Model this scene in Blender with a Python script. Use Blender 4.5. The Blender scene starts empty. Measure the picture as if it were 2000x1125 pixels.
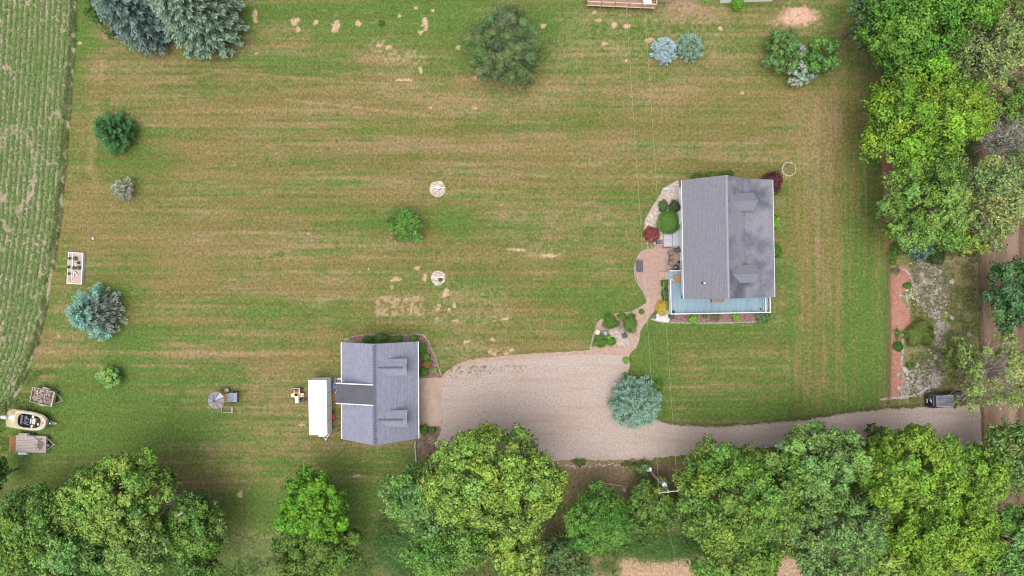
import bpy, math, random
import numpy as np
from mathutils import Vector, geometry

# ------------------------------------------------------------------ camera, world, sun, exposure
C = bpy.context.scene.collection
SC = bpy.context.scene
ALT = 83.0                       # height of the drone
GM = 0.0625                      # metres per photo pixel on the ground
cd = bpy.data.cameras.new('camera'); cam = bpy.data.objects.new('camera', cd); C.objects.link(cam)
cam.location = (0, 0, ALT); cam.rotation_euler = (0, 0, 0)
cd.sensor_fit = 'HORIZONTAL'; cd.angle = 2*math.atan(1000*GM/ALT); cd.clip_start = 0.5; cd.clip_end = 3000
SC.camera = cam
SUN_EL, SUN_AZ = math.radians(80), math.radians(222)    # azimuth clockwise from +Y (north); light from the south-west
w = bpy.data.worlds.new('World'); SC.world = w; w.use_nodes = True
nt = w.node_tree; nt.nodes.clear()
sky = nt.nodes.new('ShaderNodeTexSky'); sky.sky_type = 'NISHITA'; sky.sun_disc = False
sky.sun_elevation = SUN_EL; sky.sun_rotation = SUN_AZ
sky.dust_density = 6.0; sky.air_density = 1.0; sky.ozone_density = 1.0
hs = nt.nodes.new('ShaderNodeHueSaturation'); hs.inputs['Saturation'].default_value = 0.32
bg = nt.nodes.new('ShaderNodeBackground'); bg.inputs['Strength'].default_value = 0.135
ow = nt.nodes.new('ShaderNodeOutputWorld')
nt.links.new(sky.outputs[0], hs.inputs['Color']); nt.links.new(hs.outputs[0], bg.inputs[0]); nt.links.new(bg.outputs[0], ow.inputs[0])
sl = bpy.data.lights.new('sun', 'SUN'); sl.energy = 1.15; sl.angle = math.radians(62); sl.color = (1.0, 0.955, 0.90)
so = bpy.data.objects.new('sun', sl); C.objects.link(so)
sd = Vector((math.sin(SUN_AZ)*math.cos(SUN_EL), math.cos(SUN_AZ)*math.cos(SUN_EL), math.sin(SUN_EL)))
so.rotation_euler = sd.to_track_quat('Z', 'Y').to_euler()
SC.view_settings.view_transform = 'Standard'; SC.view_settings.look = 'None'
SC.cycles.pixel_filter_type = 'BLACKMAN_HARRIS'; SC.cycles.filter_width = 1.05
SC.view_settings.gamma = 1.0; SC.view_settings.use_curve_mapping = False
SC.view_settings.exposure = 0.78

rng = np.random.default_rng(7)
random.seed(7)

# ------------------------------------------------------------------ helpers
def W(px, py, h=0.0):
    """photo pixel seen at height h above the ground -> place in the world"""
    f = (ALT-h)/ALT
    return Vector(((px-1000)*GM*f, (562.5-py)*GM*f, h))

def tag(o, label=None, cat=None, group=None, kind=None):
    if label: o['label'] = label
    if cat: o['category'] = cat
    if group: o['group'] = group
    if kind: o['kind'] = kind
    return o

def empty(name, loc, rz=0.0):
    o = bpy.data.objects.new(name, None); C.objects.link(o)
    o.location = loc; o.rotation_euler = (0, 0, rz); o.empty_display_size = 0.3
    return o

class MB:
    def __init__(s): s.v = []; s.f = []
    def add(s, vs, fs):
        n = len(s.v); s.v += [tuple(p) for p in vs]; s.f += [tuple(i+n for i in f) for f in fs]; return s
    def box(s, x0, x1, y0, y1, z0, z1, rz=0.0, bev=0.0):
        cx, cy = (x0+x1)/2, (y0+y1)/2; c, q = math.cos(rz), math.sin(rz)
        def R(x, y, z): return (cx+(x-cx)*c-(y-cy)*q, cy+(x-cx)*q+(y-cy)*c, z)
        if bev <= 0:
            vs = [R(x, y, z) for z in (z0, z1) for x, y in ((x0,y0),(x1,y0),(x1,y1),(x0,y1))]
            return s.add(vs, [(3,2,1,0),(4,5,6,7),(0,1,5,4),(1,2,6,5),(2,3,7,6),(3,0,4,7)])
        b = bev
        rings = []
        for z, i in ((z0, 0), (z1-b, 0), (z1, b)):
            rings.append([R(x, y, z) for x, y in ((x0+i+b,y0+i),(x1-i-b,y0+i),(x1-i,y0+i+b),(x1-i,y1-i-b),(x1-i-b,y1-i),(x0+i+b,y1-i),(x0+i,y1-i-b),(x0+i,y0+i+b))])
        return s.loft(rings)
    def loft(s, rings, closed=True, caps=True):
        n = len(rings[0]); vs = [p for r in rings for p in r]; fs = []
        for i in range(len(rings)-1):
            for j in range(n if closed else n-1):
                k = (j+1) % n
                fs.append((i*n+j, i*n+k, (i+1)*n+k, (i+1)*n+j))
        if caps and closed:
            fs.append(tuple(reversed(range(n)))); fs.append(tuple((len(rings)-1)*n+j for j in range(n)))
        return s.add(vs, fs)
    def tube(s, pts, rad, n=6):
        pts = [Vector(p) for p in pts]
        if not isinstance(rad, (list, tuple)): rad = [rad]*len(pts)
        rings = []
        for i, p in enumerate(pts):
            d = (pts[min(i+1, len(pts)-1)]-pts[max(i-1, 0)])
            if d.length < 1e-6: d = Vector((0,0,1))
            d.normalize()
            a = d.cross(Vector((0,0,1)) if abs(d.z) < 0.9 else Vector((1,0,0))).normalized(); b = d.cross(a)
            rings.append([p+a*(rad[i]*math.cos(2*math.pi*j/n))+b*(rad[i]*math.sin(2*math.pi*j/n)) for j in range(n)])
        return s.loft(rings)
    def cyl(s, x, y, z0, z1, r0, r1=None, n=16):
        r1 = r0 if r1 is None else r1
        return s.loft([[(x+r*math.cos(2*math.pi*j/n), y+r*math.sin(2*math.pi*j/n), z) for j in range(n)] for z, r in ((z0, r0), (z1, r1))])
    def lathe(s, prof, x=0, y=0, n=18):
        return s.loft([[(x+r*math.cos(2*math.pi*j/n), y+r*math.sin(2*math.pi*j/n), z) for j in range(n)] for r, z in prof])
    def wheel(s, x, y, z, r, wd, n=16, axis='y'):
        rings = []
        for k, rr in ((-.5, .8), (-.42, 1), (.42, 1), (.5, .8)):
            ring = []
            for j in range(n):
                a = 2*math.pi*j/n; p, q = rr*r*math.cos(a), rr*r*math.sin(a)
                ring.append((x+p, y+k*wd, z+q) if axis == 'y' else (x+k*wd, y+p, z+q))
            rings.append(ring)
        return s.loft(rings)
    def build(s, name, m, parent=None, smooth=False):
        me = bpy.data.meshes.new(name); me.from_pydata(s.v, [], s.f)
        import bmesh
        b = bmesh.new(); b.from_mesh(me); bmesh.ops.recalc_face_normals(b, faces=b.faces); b.to_mesh(me); b.free()
        me.materials.append(m)
        if smooth: me.polygons.foreach_set('use_smooth', [True]*len(me.polygons))
        o = bpy.data.objects.new(name, me); C.objects.link(o)
        if parent: o.parent = parent
        return o

def copy_tree(o, parent=None):
    c = o.copy(); C.objects.link(c); c.parent = parent
    for ch in list(o.children): copy_tree(ch, c)
    return c

# ------------------------------------------------------------------ materials
def mat(name, col, rough=0.7, var=0.12, scale=4.0, metal=0.0, bump=0.0, bscale=None, stretch=(1,1,1), spec=0.4, col2=None, var2scale=None, coat=0.0, coords='Object'):
    m = bpy.data.materials.new(name); m.use_nodes = True; t = m.node_tree; N = t.nodes; L = t.links
    b = N['Principled BSDF']; b.inputs['Roughness'].default_value = rough; b.inputs['Metallic'].default_value = metal
    b.inputs['Specular IOR Level'].default_value = spec; b.inputs['Coat Weight'].default_value = coat
    tc = N.new('ShaderNodeTexCoord'); mp = N.new('ShaderNodeMapping'); mp.inputs['Scale'].default_value = stretch
    L.new(tc.outputs[coords], mp.inputs[0])
    n = N.new('ShaderNodeTexNoise'); n.inputs['Scale'].default_value = scale; n.inputs['Detail'].default_value = 5; n.inputs['Roughness'].default_value = 0.65
    L.new(mp.outputs[0], n.inputs['Vector'])
    r = N.new('ShaderNodeMapRange'); r.inputs[1].default_value = 0.3; r.inputs[2].default_value = 0.7
    r.inputs[3].default_value = 1-var; r.inputs[4].default_value = 1+var
    L.new(n.outputs[0], r.inputs[0])
    mx = N.new('ShaderNodeMix'); mx.data_type = 'RGBA'; mx.blend_type = 'MIX'
    mx.inputs[6].default_value = (*col, 1); mx.inputs[7].default_value = (*(col2 or col), 1)
    n2 = N.new('ShaderNodeTexNoise'); n2.inputs['Scale'].default_value = var2scale or scale*0.25; n2.inputs['Detail'].default_value = 6
    L.new(mp.outputs[0], n2.inputs['Vector'])
    r2 = N.new('ShaderNodeMapRange'); r2.inputs[1].default_value = 0.40; r2.inputs[2].default_value = 0.62
    L.new(n2.outputs[0], r2.inputs[0]); L.new(r2.outputs[0], mx.inputs[0])
    vm = N.new('ShaderNodeVectorMath'); vm.operation = 'SCALE'; L.new(mx.outputs[2], vm.inputs[0]); L.new(r.outputs[0], vm.inputs['Scale'])
    L.new(vm.outputs[0], b.inputs['Base Color'])
    if bump > 0:
        bn = N.new('ShaderNodeBump'); bn.inputs['Strength'].default_value = bump; bn.inputs['Distance'].default_value = 0.05
        nb = N.new('ShaderNodeTexNoise'); nb.inputs['Scale'].default_value = bscale or scale*3; nb.inputs['Detail'].default_value = 4
        L.new(mp.outputs[0], nb.inputs['Vector']); L.new(nb.outputs[0], bn.inputs['Height']); L.new(bn.outputs[0], b.inputs['Normal'])
    return m

def leafmat(name, trans=0.25, rough=0.55, spec=0.3):
    m = bpy.data.materials.new(name); m.use_nodes = True; t = m.node_tree; N = t.nodes; L = t.links
    b = N['Principled BSDF']; b.inputs['Roughness'].default_value = rough; b.inputs['Specular IOR Level'].default_value = spec
    a = N.new('ShaderNodeAttribute'); a.attribute_name = 'Col'
    L.new(a.outputs['Color'], b.inputs['Base Color'])
    if trans > 0:
        tr = N.new('ShaderNodeBsdfTranslucent'); L.new(a.outputs['Color'], tr.inputs[0])
        mx = N.new('ShaderNodeMixShader'); mx.inputs[0].default_value = trans
        L.new(b.outputs[0], mx.inputs[1]); L.new(tr.outputs[0], mx.inputs[2])
        L.new(mx.outputs[0], N['Material Output'].inputs[0])
    return m

M = {}
M['leaf'] = leafmat('broad_leaf', 0.30)
M['needle'] = leafmat('needle_leaf', 0.08, 0.7, 0.2)
M['grassblade'] = leafmat('grass_blade', 0.2, 0.7, 0.2)
M['bark'] = mat('bark', (0.13,0.105,0.08), 0.9, 0.35, 3, bump=0.6, col2=(0.2,0.18,0.15), stretch=(1,1,.3))
M['paletwig'] = mat('pale_bark', (0.30,0.27,0.24), 0.9, 0.3, 4, bump=0.4)
M['white'] = mat('white_vinyl', (0.54,0.56,0.58), 0.5, 0.08, 2, col2=(0.47,0.49,0.50))
M['siding'] = mat('white_siding', (0.66,0.72,0.76), 0.55, 0.05, 2, col2=(0.6,0.66,0.70))
M['glass'] = mat('window_glass', (0.03,0.035,0.045), 0.05, 0.1, 1, spec=0.8)
M['black'] = mat('black_rubber', (0.018,0.018,0.02), 0.75, 0.2, 6)
M['blackgloss'] = mat('black_paint', (0.008,0.008,0.010), 0.12, 0.1, 2, coat=0.6, spec=0.5)
M['steel'] = mat('galvanised_steel', (0.42,0.43,0.44), 0.45, 0.15, 5, metal=0.7, bump=0.05)
M['darksteel'] = mat('dark_steel', (0.08,0.08,0.085), 0.5, 0.2, 5, metal=0.4)
M['rust'] = mat('rusty_steel', (0.27,0.10,0.045), 0.85, 0.3, 6, col2=(0.33,0.2,0.16), bump=0.3)
M['pinkrust'] = mat('faded_red_steel', (0.24,0.15,0.145), 0.8, 0.25, 6, col2=(0.30,0.22,0.21), bump=0.2)
M['greywood'] = mat('weathered_wood', (0.235,0.215,0.205), 0.85, 0.25, 6, bump=0.35, col2=(0.30,0.27,0.25), stretch=(.6,5,5))
M['olivewood'] = mat('weathered_olive_wood', (0.27,0.26,0.17), 0.85, 0.2, 5, bump=0.3, col2=(0.33,0.32,0.27))
M['brownwood'] = mat('brown_wood', (0.22,0.145,0.105), 0.8, 0.2, 5, bump=0.3, stretch=(.5,4,4), col2=(0.27,0.18,0.15))
M['tanwood'] = mat('tan_wood', (0.42,0.29,0.18), 0.75, 0.15, 5, bump=0.2, col2=(0.5,0.36,0.25))
M['pinkwood'] = mat('pinkish_step_wood', (0.36,0.22,0.17), 0.8, 0.15, 5, bump=0.2)
M['red'] = mat('red_paint', (0.30,0.025,0.03), 0.4, 0.15, 4)
M['redlens'] = mat('red_lens', (0.45,0.02,0.03), 0.15, 0.1, 4, spec=0.7)
M['yellow'] = mat('yellow_paint', (0.60,0.30,0.05), 0.4, 0.1, 4)
M['orange'] = mat('orange_rust_gate', (0.46,0.19,0.05), 0.75, 0.25, 5, col2=(0.33,0.15,0.09))
M['cream'] = mat('cream_gelcoat', (0.38,0.325,0.185), 0.4, 0.12, 2, col2=(0.40,0.375,0.29), coat=0.2)
M['hullside'] = mat('hull_side', (0.40,0.46,0.46), 0.35, 0.15, 3, col2=(0.5,0.5,0.44))
M['carpet'] = mat('dark_carpet', (0.035,0.037,0.05), 0.95, 0.3, 10)
M['blue'] = mat('blue_panel', (0.12,0.17,0.28), 0.5, 0.12, 4, col2=(0.16,0.21,0.30))
M['violet'] = mat('bluish_tarp', (0.12,0.13,0.35), 0.6, 0.3, 4, col2=(0.25,0.25,0.45))
M['fabricgrey'] = mat('grey_canopy', (0.175,0.175,0.20), 0.75, 0.15, 4, col2=(0.22,0.215,0.235))
M['fabricpale'] = mat('pale_canopy', (0.34,0.39,0.43), 0.6, 0.1, 4)
M['fabricpink'] = mat('pinkish_canopy', (0.225,0.185,0.185), 0.75, 0.12, 4)
M['pink'] = mat('pink_petal', (0.65,0.03,0.20), 0.6, 0.3, 6)
M['mat'] = mat('brown_mat', (0.27,0.18,0.115), 0.95, 0.15, 9, bump=0.3)
M['ceramic'] = mat('cream_concrete', (0.44,0.39,0.31), 0.7, 0.1, 5)
M['slate'] = mat('slate_bowl', (0.075,0.07,0.09), 0.6, 0.2, 5)
M['stone'] = mat('pale_fieldstone', (0.28,0.255,0.225), 0.85, 0.25, 2.5, bump=0.5, col2=(0.34,0.28,0.24), coords='Object')
M['stonegrey'] = mat('grey_fieldstone', (0.20,0.20,0.20), 0.85, 0.25, 2.5, bump=0.5, col2=(0.3,0.28,0.27))
M['stonewhite'] = mat('white_limestone', (0.33,0.305,0.28), 0.85, 0.2, 2.5, bump=0.4)
M['transformer'] = mat('transformer_grey', (0.46,0.53,0.58), 0.4, 0.08, 3)
M['polewood'] = mat('pole_wood', (0.30,0.27,0.25), 0.85, 0.2, 4, bump=0.3, stretch=(1,1,.2))
M['wire'] = mat('aluminium_wire', (0.27,0.29,0.18), 0.5, 0.05, 1)
M['roofwhite'] = mat('trailer_roof_white', (0.84,0.85,0.86), 0.4, 0.03, 1.5)
M['trailerside'] = mat('trailer_side', (0.74,0.80,0.80), 0.45, 0.06, 2)

def vnoise(x, y, seed=0):
    """smooth value noise, period 1 in x and y"""
    xi = np.floor(x).astype(np.int64); yi = np.floor(y).astype(np.int64)
    fx = x-xi; fy = y-yi; fx = fx*fx*(3-2*fx); fy = fy*fy*(3-2*fy)
    def h(a, b):
        n = (a*374761393 + b*668265263 + seed*1442695041) & 0xffffffff
        n = ((n ^ (n >> 13))*1274126177) & 0xffffffff
        n = (n ^ (n >> 16)) & 0xffff
        return n/65535.0
    return (h(xi,yi)*(1-fx)+h(xi+1,yi)*fx)*(1-fy)+(h(xi,yi+1)*(1-fx)+h(xi+1,yi+1)*fx)*fy
def fbm(x, y, seed=0, o=3):
    s = 0; a = 1; t = 0
    for i in range(o):
        s = s + a*vnoise(x*2**i, y*2**i, seed+i*17); t += a; a *= 0.55
    return s/t
def sm(a, b, x):
    t = np.clip((x-a)/(b-a), 0, 1); return t*t*(3-2*t)

def catmull(pts, step=0.35, closed=True):
    P = [np.array(p, float) for p in pts]; n = len(P); out = []
    rngk = range(n) if closed else range(n-1)
    for i in rngk:
        if closed: p0, p1, p2, p3 = P[i-1], P[i], P[(i+1)%n], P[(i+2)%n]
        else: p0, p1, p2, p3 = P[max(i-1,0)], P[i], P[i+1], P[min(i+2,n-1)]
        k = max(1, int(np.linalg.norm(p2-p1)/step))
        for j in range(k):
            t = j/k
            out.append(0.5*((2*p1)+(-p0+p2)*t+(2*p0-5*p1+4*p2-p3)*t*t+(-p0+3*p1-3*p2+p3)*t**3))
    if not closed: out.append(P[-1])
    return out

def sheet(name, pts, z, m, jit=0.12, smooth=True, parent=None, seed=1, step=0.3, thick=0.0):
    """flat ground sheet outlined in photo pixels"""
    wp = [W(*p)[:2] for p in pts]
    if smooth: q = catmull(wp, step)
    else:
        q = []
        for i in range(len(wp)):
            a, b = np.array(wp[i]), np.array(wp[(i+1)%len(wp)]); k = max(1, int(np.linalg.norm(b-a)/step))
            q += [a+(b-a)*j/k for j in range(k)]
    r = np.random.default_rng(seed)
    q = [(p[0]+r.normal()*jit*.5+jit*2*(float(fbm(np.array(p[0]*.9), np.array(p[1]*.9), seed))-.5), p[1]+r.normal()*jit*.5+jit*2*(float(fbm(np.array(p[0]*.9+9), np.array(p[1]*.9), seed))-.5)) for p in q]
    tris = geometry.tessellate_polygon([[Vector((a, b, 0)) for a, b in q]])
    mb = MB(); n = len(q)
    mb.add([(a, b, z) for a, b in q], tris)
    if thick > 0:
        mb.add([(a, b, z) for a, b in q]+[(a, b, z-thick) for a, b in q], [(i, (i+1)%n, n+(i+1)%n, n+i) for i in range(n)])
    o = mb.build(name, m, parent)
    if not parent: o['kind'] = 'structure'
    return o
# ------------------------------------------------------------------ the ground: one sheet reaching the horizon
def axis(lo, hi, step, far):
    a = list(np.arange(lo, hi+1e-6, step)); d = step; x = a[-1]; r = []
    while x < far: d *= 1.35; x += d; r.append(x)
    d = step; x = a[0]; l = []
    while x > -far: d *= 1.35; x -= d; l.append(x)
    return np.array(l[::-1]+a+r)
gx = axis(-66, 66, 0.165, 700); gy = axis(-38.5, 38.5, 0.165, 700)
GX, GY = np.meshgrid(gx, gy)
U = GX/GM+1000; V = 562.5-GY/GM          # photo pixels, for laying out the lawn's patches
def blob(u0, v0, ru, rv, p=1.0):
    return np.exp(-(((U-u0)/ru)**2+((V-v0)/rv)**2))*p
GREEN = np.array((0.096,0.126,0.034)); FRESH = np.array((0.062,0.118,0.022)); TAN = np.array((0.212,0.156,0.079)); OLIVE = np.array((0.130,0.108,0.032)); DEEP = np.array((0.050,0.080,0.017)); SAND = np.array((0.36,0.25,0.165)); PINKSOIL = np.array((0.24,0.15,0.105))
# which way the mower went: east-west, but north-south along the east side of the house
vert = sm(1515, 1560, U)*sm(250, 330, V)*(1-sm(1760, 1800, U))
vert = np.maximum(vert, sm(1520,1600,U)*(1-sm(250,330,V))*.5)
wob = 5*(fbm(U/300, V/300, 3)-.5)
# strokes: long in the mowing direction, narrow across it
sh = fbm(U/260, (V+wob)/17, 11, 2)*.55+fbm(U/90, (V+wob)/7.5, 12, 2)*.30+fbm(U/420+5, (V+wob)/31, 13, 1)*.40
sv = fbm(U/15, V/230, 21, 2)*.55+fbm(U/7, V/80, 22, 2)*.30+fbm(U/29, V/300, 23, 1)*.40
st = (sh*(1-vert)+sv*vert)/1.25
lines = fbm(U/120, (V+wob)/4.2, 31, 2)*(1-vert)+fbm(U/4.2, V/100, 32, 2)*vert
pat = fbm(U/170, V/110, 41, 4)
pat2 = fbm(U/45, V/38, 42, 3)
fine = fbm(U/9, V/7, 43, 3)
drift = 9*(fbm(U/600, V/300, 4)-.5)
p1 = np.sin(2*math.pi*(V+drift)/13.2)+.6*np.sin(2*math.pi*(V+drift*.7)/21.7+1.3)
p2 = np.sin(2*math.pi*(U+drift)/13.5)+.6*np.sin(2*math.pi*(U+drift*.7)/22.5+.4)
passes = (p1*(1-vert)+p2*vert)*(.25+.75*sm(.35,.65,fbm(U/210, V/40, 35, 2)*(1-vert)+fbm(U/40, V/210, 36, 2)*vert))
passes *= (1-.6*sm(880,960,V))
hair = fbm(U/150, (V+wob)/2.6, 37, 2)*(1-vert)+fbm(U/2.6, V/120, 38, 2)*vert
dry = 0.39+1.15*(st-.5)+.8*(pat-.5)+.62*(pat2-.5)+0.75*(lines-.5)+.55*(hair-.5)+.9*(fine-.5)+.12*passes
# where the lawn is drier
for b_ in ((430,215,260,55,.2),(330,240,120,50,.10),(620,200,300,45,.22),(880,260,80,110,.12),(1120,260,300,70,.17),(700,320,330,60,.22),(560,410,240,60,.12),(600,540,260,60,.18),(330,690,300,12,.5),(480,700,120,25,.2),
           (190,160,22,60,.35),(170,330,20,120,.3),(100,720,40,40,.40),(1350,150,150,40,.15),(1600,250,70,80,.34),(1590,500,38,190,.34),(1450,735,160,40,.24),(1420,700,140,12,.25),(1380,760,140,10,.25),
           (790,95,80,30,.35),(750,140,60,45,.30),(1000,640,140,26,.12),(540,760,50,60,.15),(250,900,190,26,.16),(650,870,130,20,.16),(1500,60,60,30,.15),(1100,170,160,22,.2),(250,150,90,20,.05),
           (130,780,30,60,-.2),(1000,440,200,25,.08),(640,960,40,60,.10),(470,920,60,60,.12),(1550,300,40,60,.2)):
    dry = dry+blob(*b_)
# where it is greener; some blobs paint tree shadows as greener lawn
for b_ in ((640,25,420,38,.62),(1150,55,190,50,.55),(1450,90,180,38,.45),(250,305,70,55,.38),(255,240,35,30,.3),(300,330,60,30,.25),(885,425,26,32,.55),(915,420,22,14,.35),(1075,480,60,18,.35),(1130,560,120,55,.38),
           (1180,600,60,40,.3),(1650,700,90,110,.42),(1400,650,200,18,.38),(1260,720,40,70,.38),(1700,450,30,180,.42),(250,570,50,40,.30),(270,680,60,25,.45),(240,700,30,35,.35),(330,640,90,14,.35),(150,850,90,110,.62),(300,800,170,90,.40),
           (260,870,110,60,.25),(640,930,140,70,.28),(600,880,70,20,.2),(790,650,60,14,.45),(650,640,90,40,.22),(820,510,50,30,.35),(135,60,22,70,.8),(160,180,20,40,.25),(1320,450,60,140,.15),(1240,560,22,90,.3),(1530,400,24,80,.22),
           (620,600,90,20,.3),(950,560,60,50,.2),(600,1050,150,60,.4),(30,900,70,110,.6),(700,780,50,120,.15),(1500,800,240,26,.35),(500,1010,60,50,.2),(1310,640,40,30,.3),(1040,90,60,50,.25),(730,960,50,80,.35)):
    dry = dry-blob(*b_)
for b_ in ((1480,740,250,75,.30),(1260,720,30,100,.15),(1690,600,45,150,.2),(235,300,90,60,.25),(150,45,30,90,.75),(185,90,40,25,.3),(880,440,45,40,.2),(1100,570,140,40,.15),(170,800,150,90,.15),(560,120,90,22,.2),(700,150,60,14,.2),(660,360,60,10,.3),(650,400,90,20,.12)):
    dry = dry-blob(*b_)
for b_ in ((850,240,35,80,.30),(905,260,40,30,-.12),(1000,300,120,30,.14),(420,345,150,10,.2),(430,480,180,9,.2),(480,560,220,12,.2),(770,330,80,50,.16),(330,160,120,8,.2)):
    dry = dry+blob(*b_)
dry = np.clip(dry, -.2, 1.1)
col = GREEN[None,None]*(1-sm(.15,.95,dry))[...,None]+TAN[None,None]*sm(.15,.95,dry)[...,None]*.92
ol = sm(.35,.55,fbm(U/130, (V+wob)/19, 51, 2)*(1-vert)+fbm(U/19, V/120, 52, 2)*vert+(pat-.5)*.3)*.45*(sm(120,180,V)*(1-sm(700,760,V))*.9+.25)
col = col*(1-ol[...,None])+OLIVE[None,None]*ol[...,None]
fr = sm(.62,1.15,1-dry+.3*(fine-.5)+.25*(pat2-.5))*.85
col = col*(1-fr[...,None])+FRESH[None,None]*fr[...,None]
dp = sm(.62,.78,fbm(U/22, V/16, 61, 3))*.35*(1-sm(.4,.7,dry))
col = col*(1-dp[...,None])+DEEP[None,None]*dp[...,None]
dk = sm(.50,.66,fbm(U/240, (V+wob)/6.5, 63, 2)*(1-vert)+fbm(U/6.5, V/200, 64, 2)*vert)*.30
col = col*(1-dk[...,None])+np.array((.085,.082,.022))[None,None]*dk[...,None]
# turning arcs of the mower, upper right and upper left
for (cu, cv, r0, r1, lo, hi) in ((1560,255,20,75,-1.9,1.7),(330,235,70,120,2.9,4.4)):
    rr = np.hypot(U-cu, (V-cv)*.85); an = np.arctan2(V-cv, U-cu); an = np.where((lo > 2) & (an < 0), an+2*math.pi, an)
    k = (sm(r0-8,r0,rr)*(1-sm(r1-8,r1,rr)))*sm(lo-.2,lo+.1,an)*(1-sm(hi-.1,hi+.2,an))
    k = k*(0.5+0.5*np.sin(rr*.6+3*fine))*(.45 if cu > 1000 else .22)
    col = col*(1-k[...,None])+(TAN*1.05)[None,None]*k[...,None]
# the tyre line cutting across the west lawn
def track(p0, p1, wd, amt, c):
    global col
    a = np.array(p0, float); b = np.array(p1, float); d = b-a; L2 = d@d
    t = np.clip(((U-a[0])*d[0]+(V-a[1])*d[1])/L2, 0, 1)
    dist = np.hypot(U-a[0]-t*d[0], V-a[1]-t*d[1])
    k = np.exp(-(dist/wd)**2)*amt*(.4+.9*fbm(U/14, V/5, 77, 2))
    k = np.clip(k, 0, 1)
    col = col*(1-k[...,None])+c[None,None]*k[...,None]
for a_ in (((560,195),(835,225),2.5,.8),((420,140),(760,165),2.5,.5),((250,170),(420,142),3,.5),((90,688),(640,690),4,.45),((640,170),(820,172),2,.4),((190,210),(175,330),7,.5),((200,120),(198,155),4,.8),((175,330),(195,372),8,.4),((1000,398),(1090,398),2,.3),((1040,500),(1105,497),2.5,.5),((250,218),(640,214),3,.45),((260,245),(620,247),3,.35),((1230,232),(1460,232),3,.35)):
    track(*a_, TAN*1.12)
# bare sandy spots with ragged edges
spots = [(498,34,4,14),(577,42,7,7),(581,56,4,6),(617,44,5,5),(657,46,6,9),(653,58,6,9),(700,46,5,6),(830,46,6,11),(822,63,5,5),(780,31,5,4),(811,15,5,4),(738,88,5,4),(760,92,5,4),(790,156,12,2.5),(822,137,4,6),
         (816,524,6,4),(773,545,9,6),(767,548,6,3),(830,543,3.5,6),(765,561,4,4),(873,568,5,4),(870,577,6,5),(856,597,4,4),(855,604,5,3),(887,598,4,4),(877,606,3,4),(890,627,6,3),(853,621,2,2),(966,627,4,2),(962,664,4,3),(910,668,6,3),(957,686,4,3),(965,692,4,3),(990,690,4,3),
         (960,686,3,3),(917,705,4,3),(826,657,6,3),(988,622,7,2.5),(999,684,4,4),(928,151,4,3),(928,211,4,3),(1060,50,6,4),(1200,50,4,6),(1225,50,6,4),(1170,40,7,3),(1223,119,4,3),(1448,182,5,3),(156,84,4,3),(1270,78,8,4),(1408,55,5,5),(470,965,6,6),(1160,25,5,4),(895,93,4,3),(1495,120,4,4),(1180,85,6,3),
         (843,210,3,2),(604,457,3,2),(720,525,4,2),(695,930,8,2.5),(103,688,5,2),(115,657,3,3),(868,570,3,2),(1012,488,20,2.5),(1070,500,16,2.5),(845,20,4,4),(500,105,3,2),(590,830,7,3)]
sand = np.zeros_like(U)
edge = fbm(U/6, V/6, 71, 3)
for s_ in spots:
    d = np.hypot((U-s_[0])/s_[2], (V-s_[1])/s_[3])+1.9*(edge-.5)
    sand = np.maximum(sand, 1-sm(.85,1.15,d))
# speckled thin patches (dead rectangle and its like)
def speck(u0, u1, v0, v1, amt, soft=6):
    k = sm(u0-soft,u0+soft,U)*(1-sm(u1-soft,u1+soft,U))*sm(v0-soft,v0+soft,V)*(1-sm(v1-soft,v1+soft,V))
    return k*sm(.46,.62,fbm(U/6, V/5, 81, 3)+.10*fbm(U/20, V/20, 82))*amt
sand = np.maximum(sand, speck(733,826,578,618,.6,5)); sand = np.maximum(sand, speck(750,832,98,128,.4,8)); sand = np.maximum(sand, speck(840,1000,560,640,.22,20))
sand = np.maximum(sand, speck(725,752,72,110,.35,6)); sand = np.maximum(sand, speck(1100,1420,20,110,.20,25)); sand = np.maximum(sand, speck(1000,1160,70,130,.15,20)); sand = np.maximum(sand, speck(570,640,585,600,.25,8)); sand = np.maximum(sand, speck(860,1010,660,705,.25,20))
sand = np.maximum(sand, speck(1000,1100,478,506,.25,14)); sand = np.maximum(sand, speck(880,960,380,410,.15,14)); sand = np.maximum(sand, speck(450,560,1040,1140,.5,20))
col = col*(1-sand[...,None])+SAND[None,None]*sand[...,None]
# soil under and around the wooded edges
def soil(k, c, amt):
    global col
    k = np.clip(k, 0, 1)*amt; col = col*(1-k[...,None])+c[None,None]*k[...,None]
n1 = fbm(U/30, V/30, 91, 4)
soil(sm(1745,1765,U)*(.35+1.0*(n1-.35))*sm(480,520,V)*(1-sm(800,830,V)), np.array((0.185,0.170,0.092)), .9)      # rough ground by the road
soil(sm(1720,1760,U)*(1-sm(480,520,V))*sm(.35,.55,n1), np.array((0.17,0.13,0.09)), .9)
soil(sm(895,905,V)*(1-sm(960,985,V))*sm(1080,1110,U)*(1-sm(1330,1400,U)), np.array((0.150,0.112,0.064)), .9)        # bank south of the drive
soil(sm(1000,1030,V)*sm(740,760,U)*sm(.42,.6,n1), np.array((0.12,0.11,0.055)), .5)
soil(sm(1086,1096,V+34*(edge-.5)+16*(pat2-.5))*sm(1200,1225,U+40*(edge-.5))*(1-sm(1550,1600,U)), np.array((0.33,0.22,0.15)), .9)
soil(sm(905,930,V)*(sm(730,760,U))*(1-sm(1080,1110,U)), np.array((0.09,0.085,0.035)), .6)
soil(sm(1040,1060,V)*(1-sm(740,760,U)), np.array((0.06,0.10,0.025)), .7)
soil(sm(930,960,V+12*edge)*(1-sm(90,130,U)), np.array((0.08,0.10,0.03)), .7)
soil(blob(1335,12,40,22)*sm(.3,.5,edge), np.array((0.26,0.17,0.12)), .9)       # bare ground by the neighbour's steps
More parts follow.
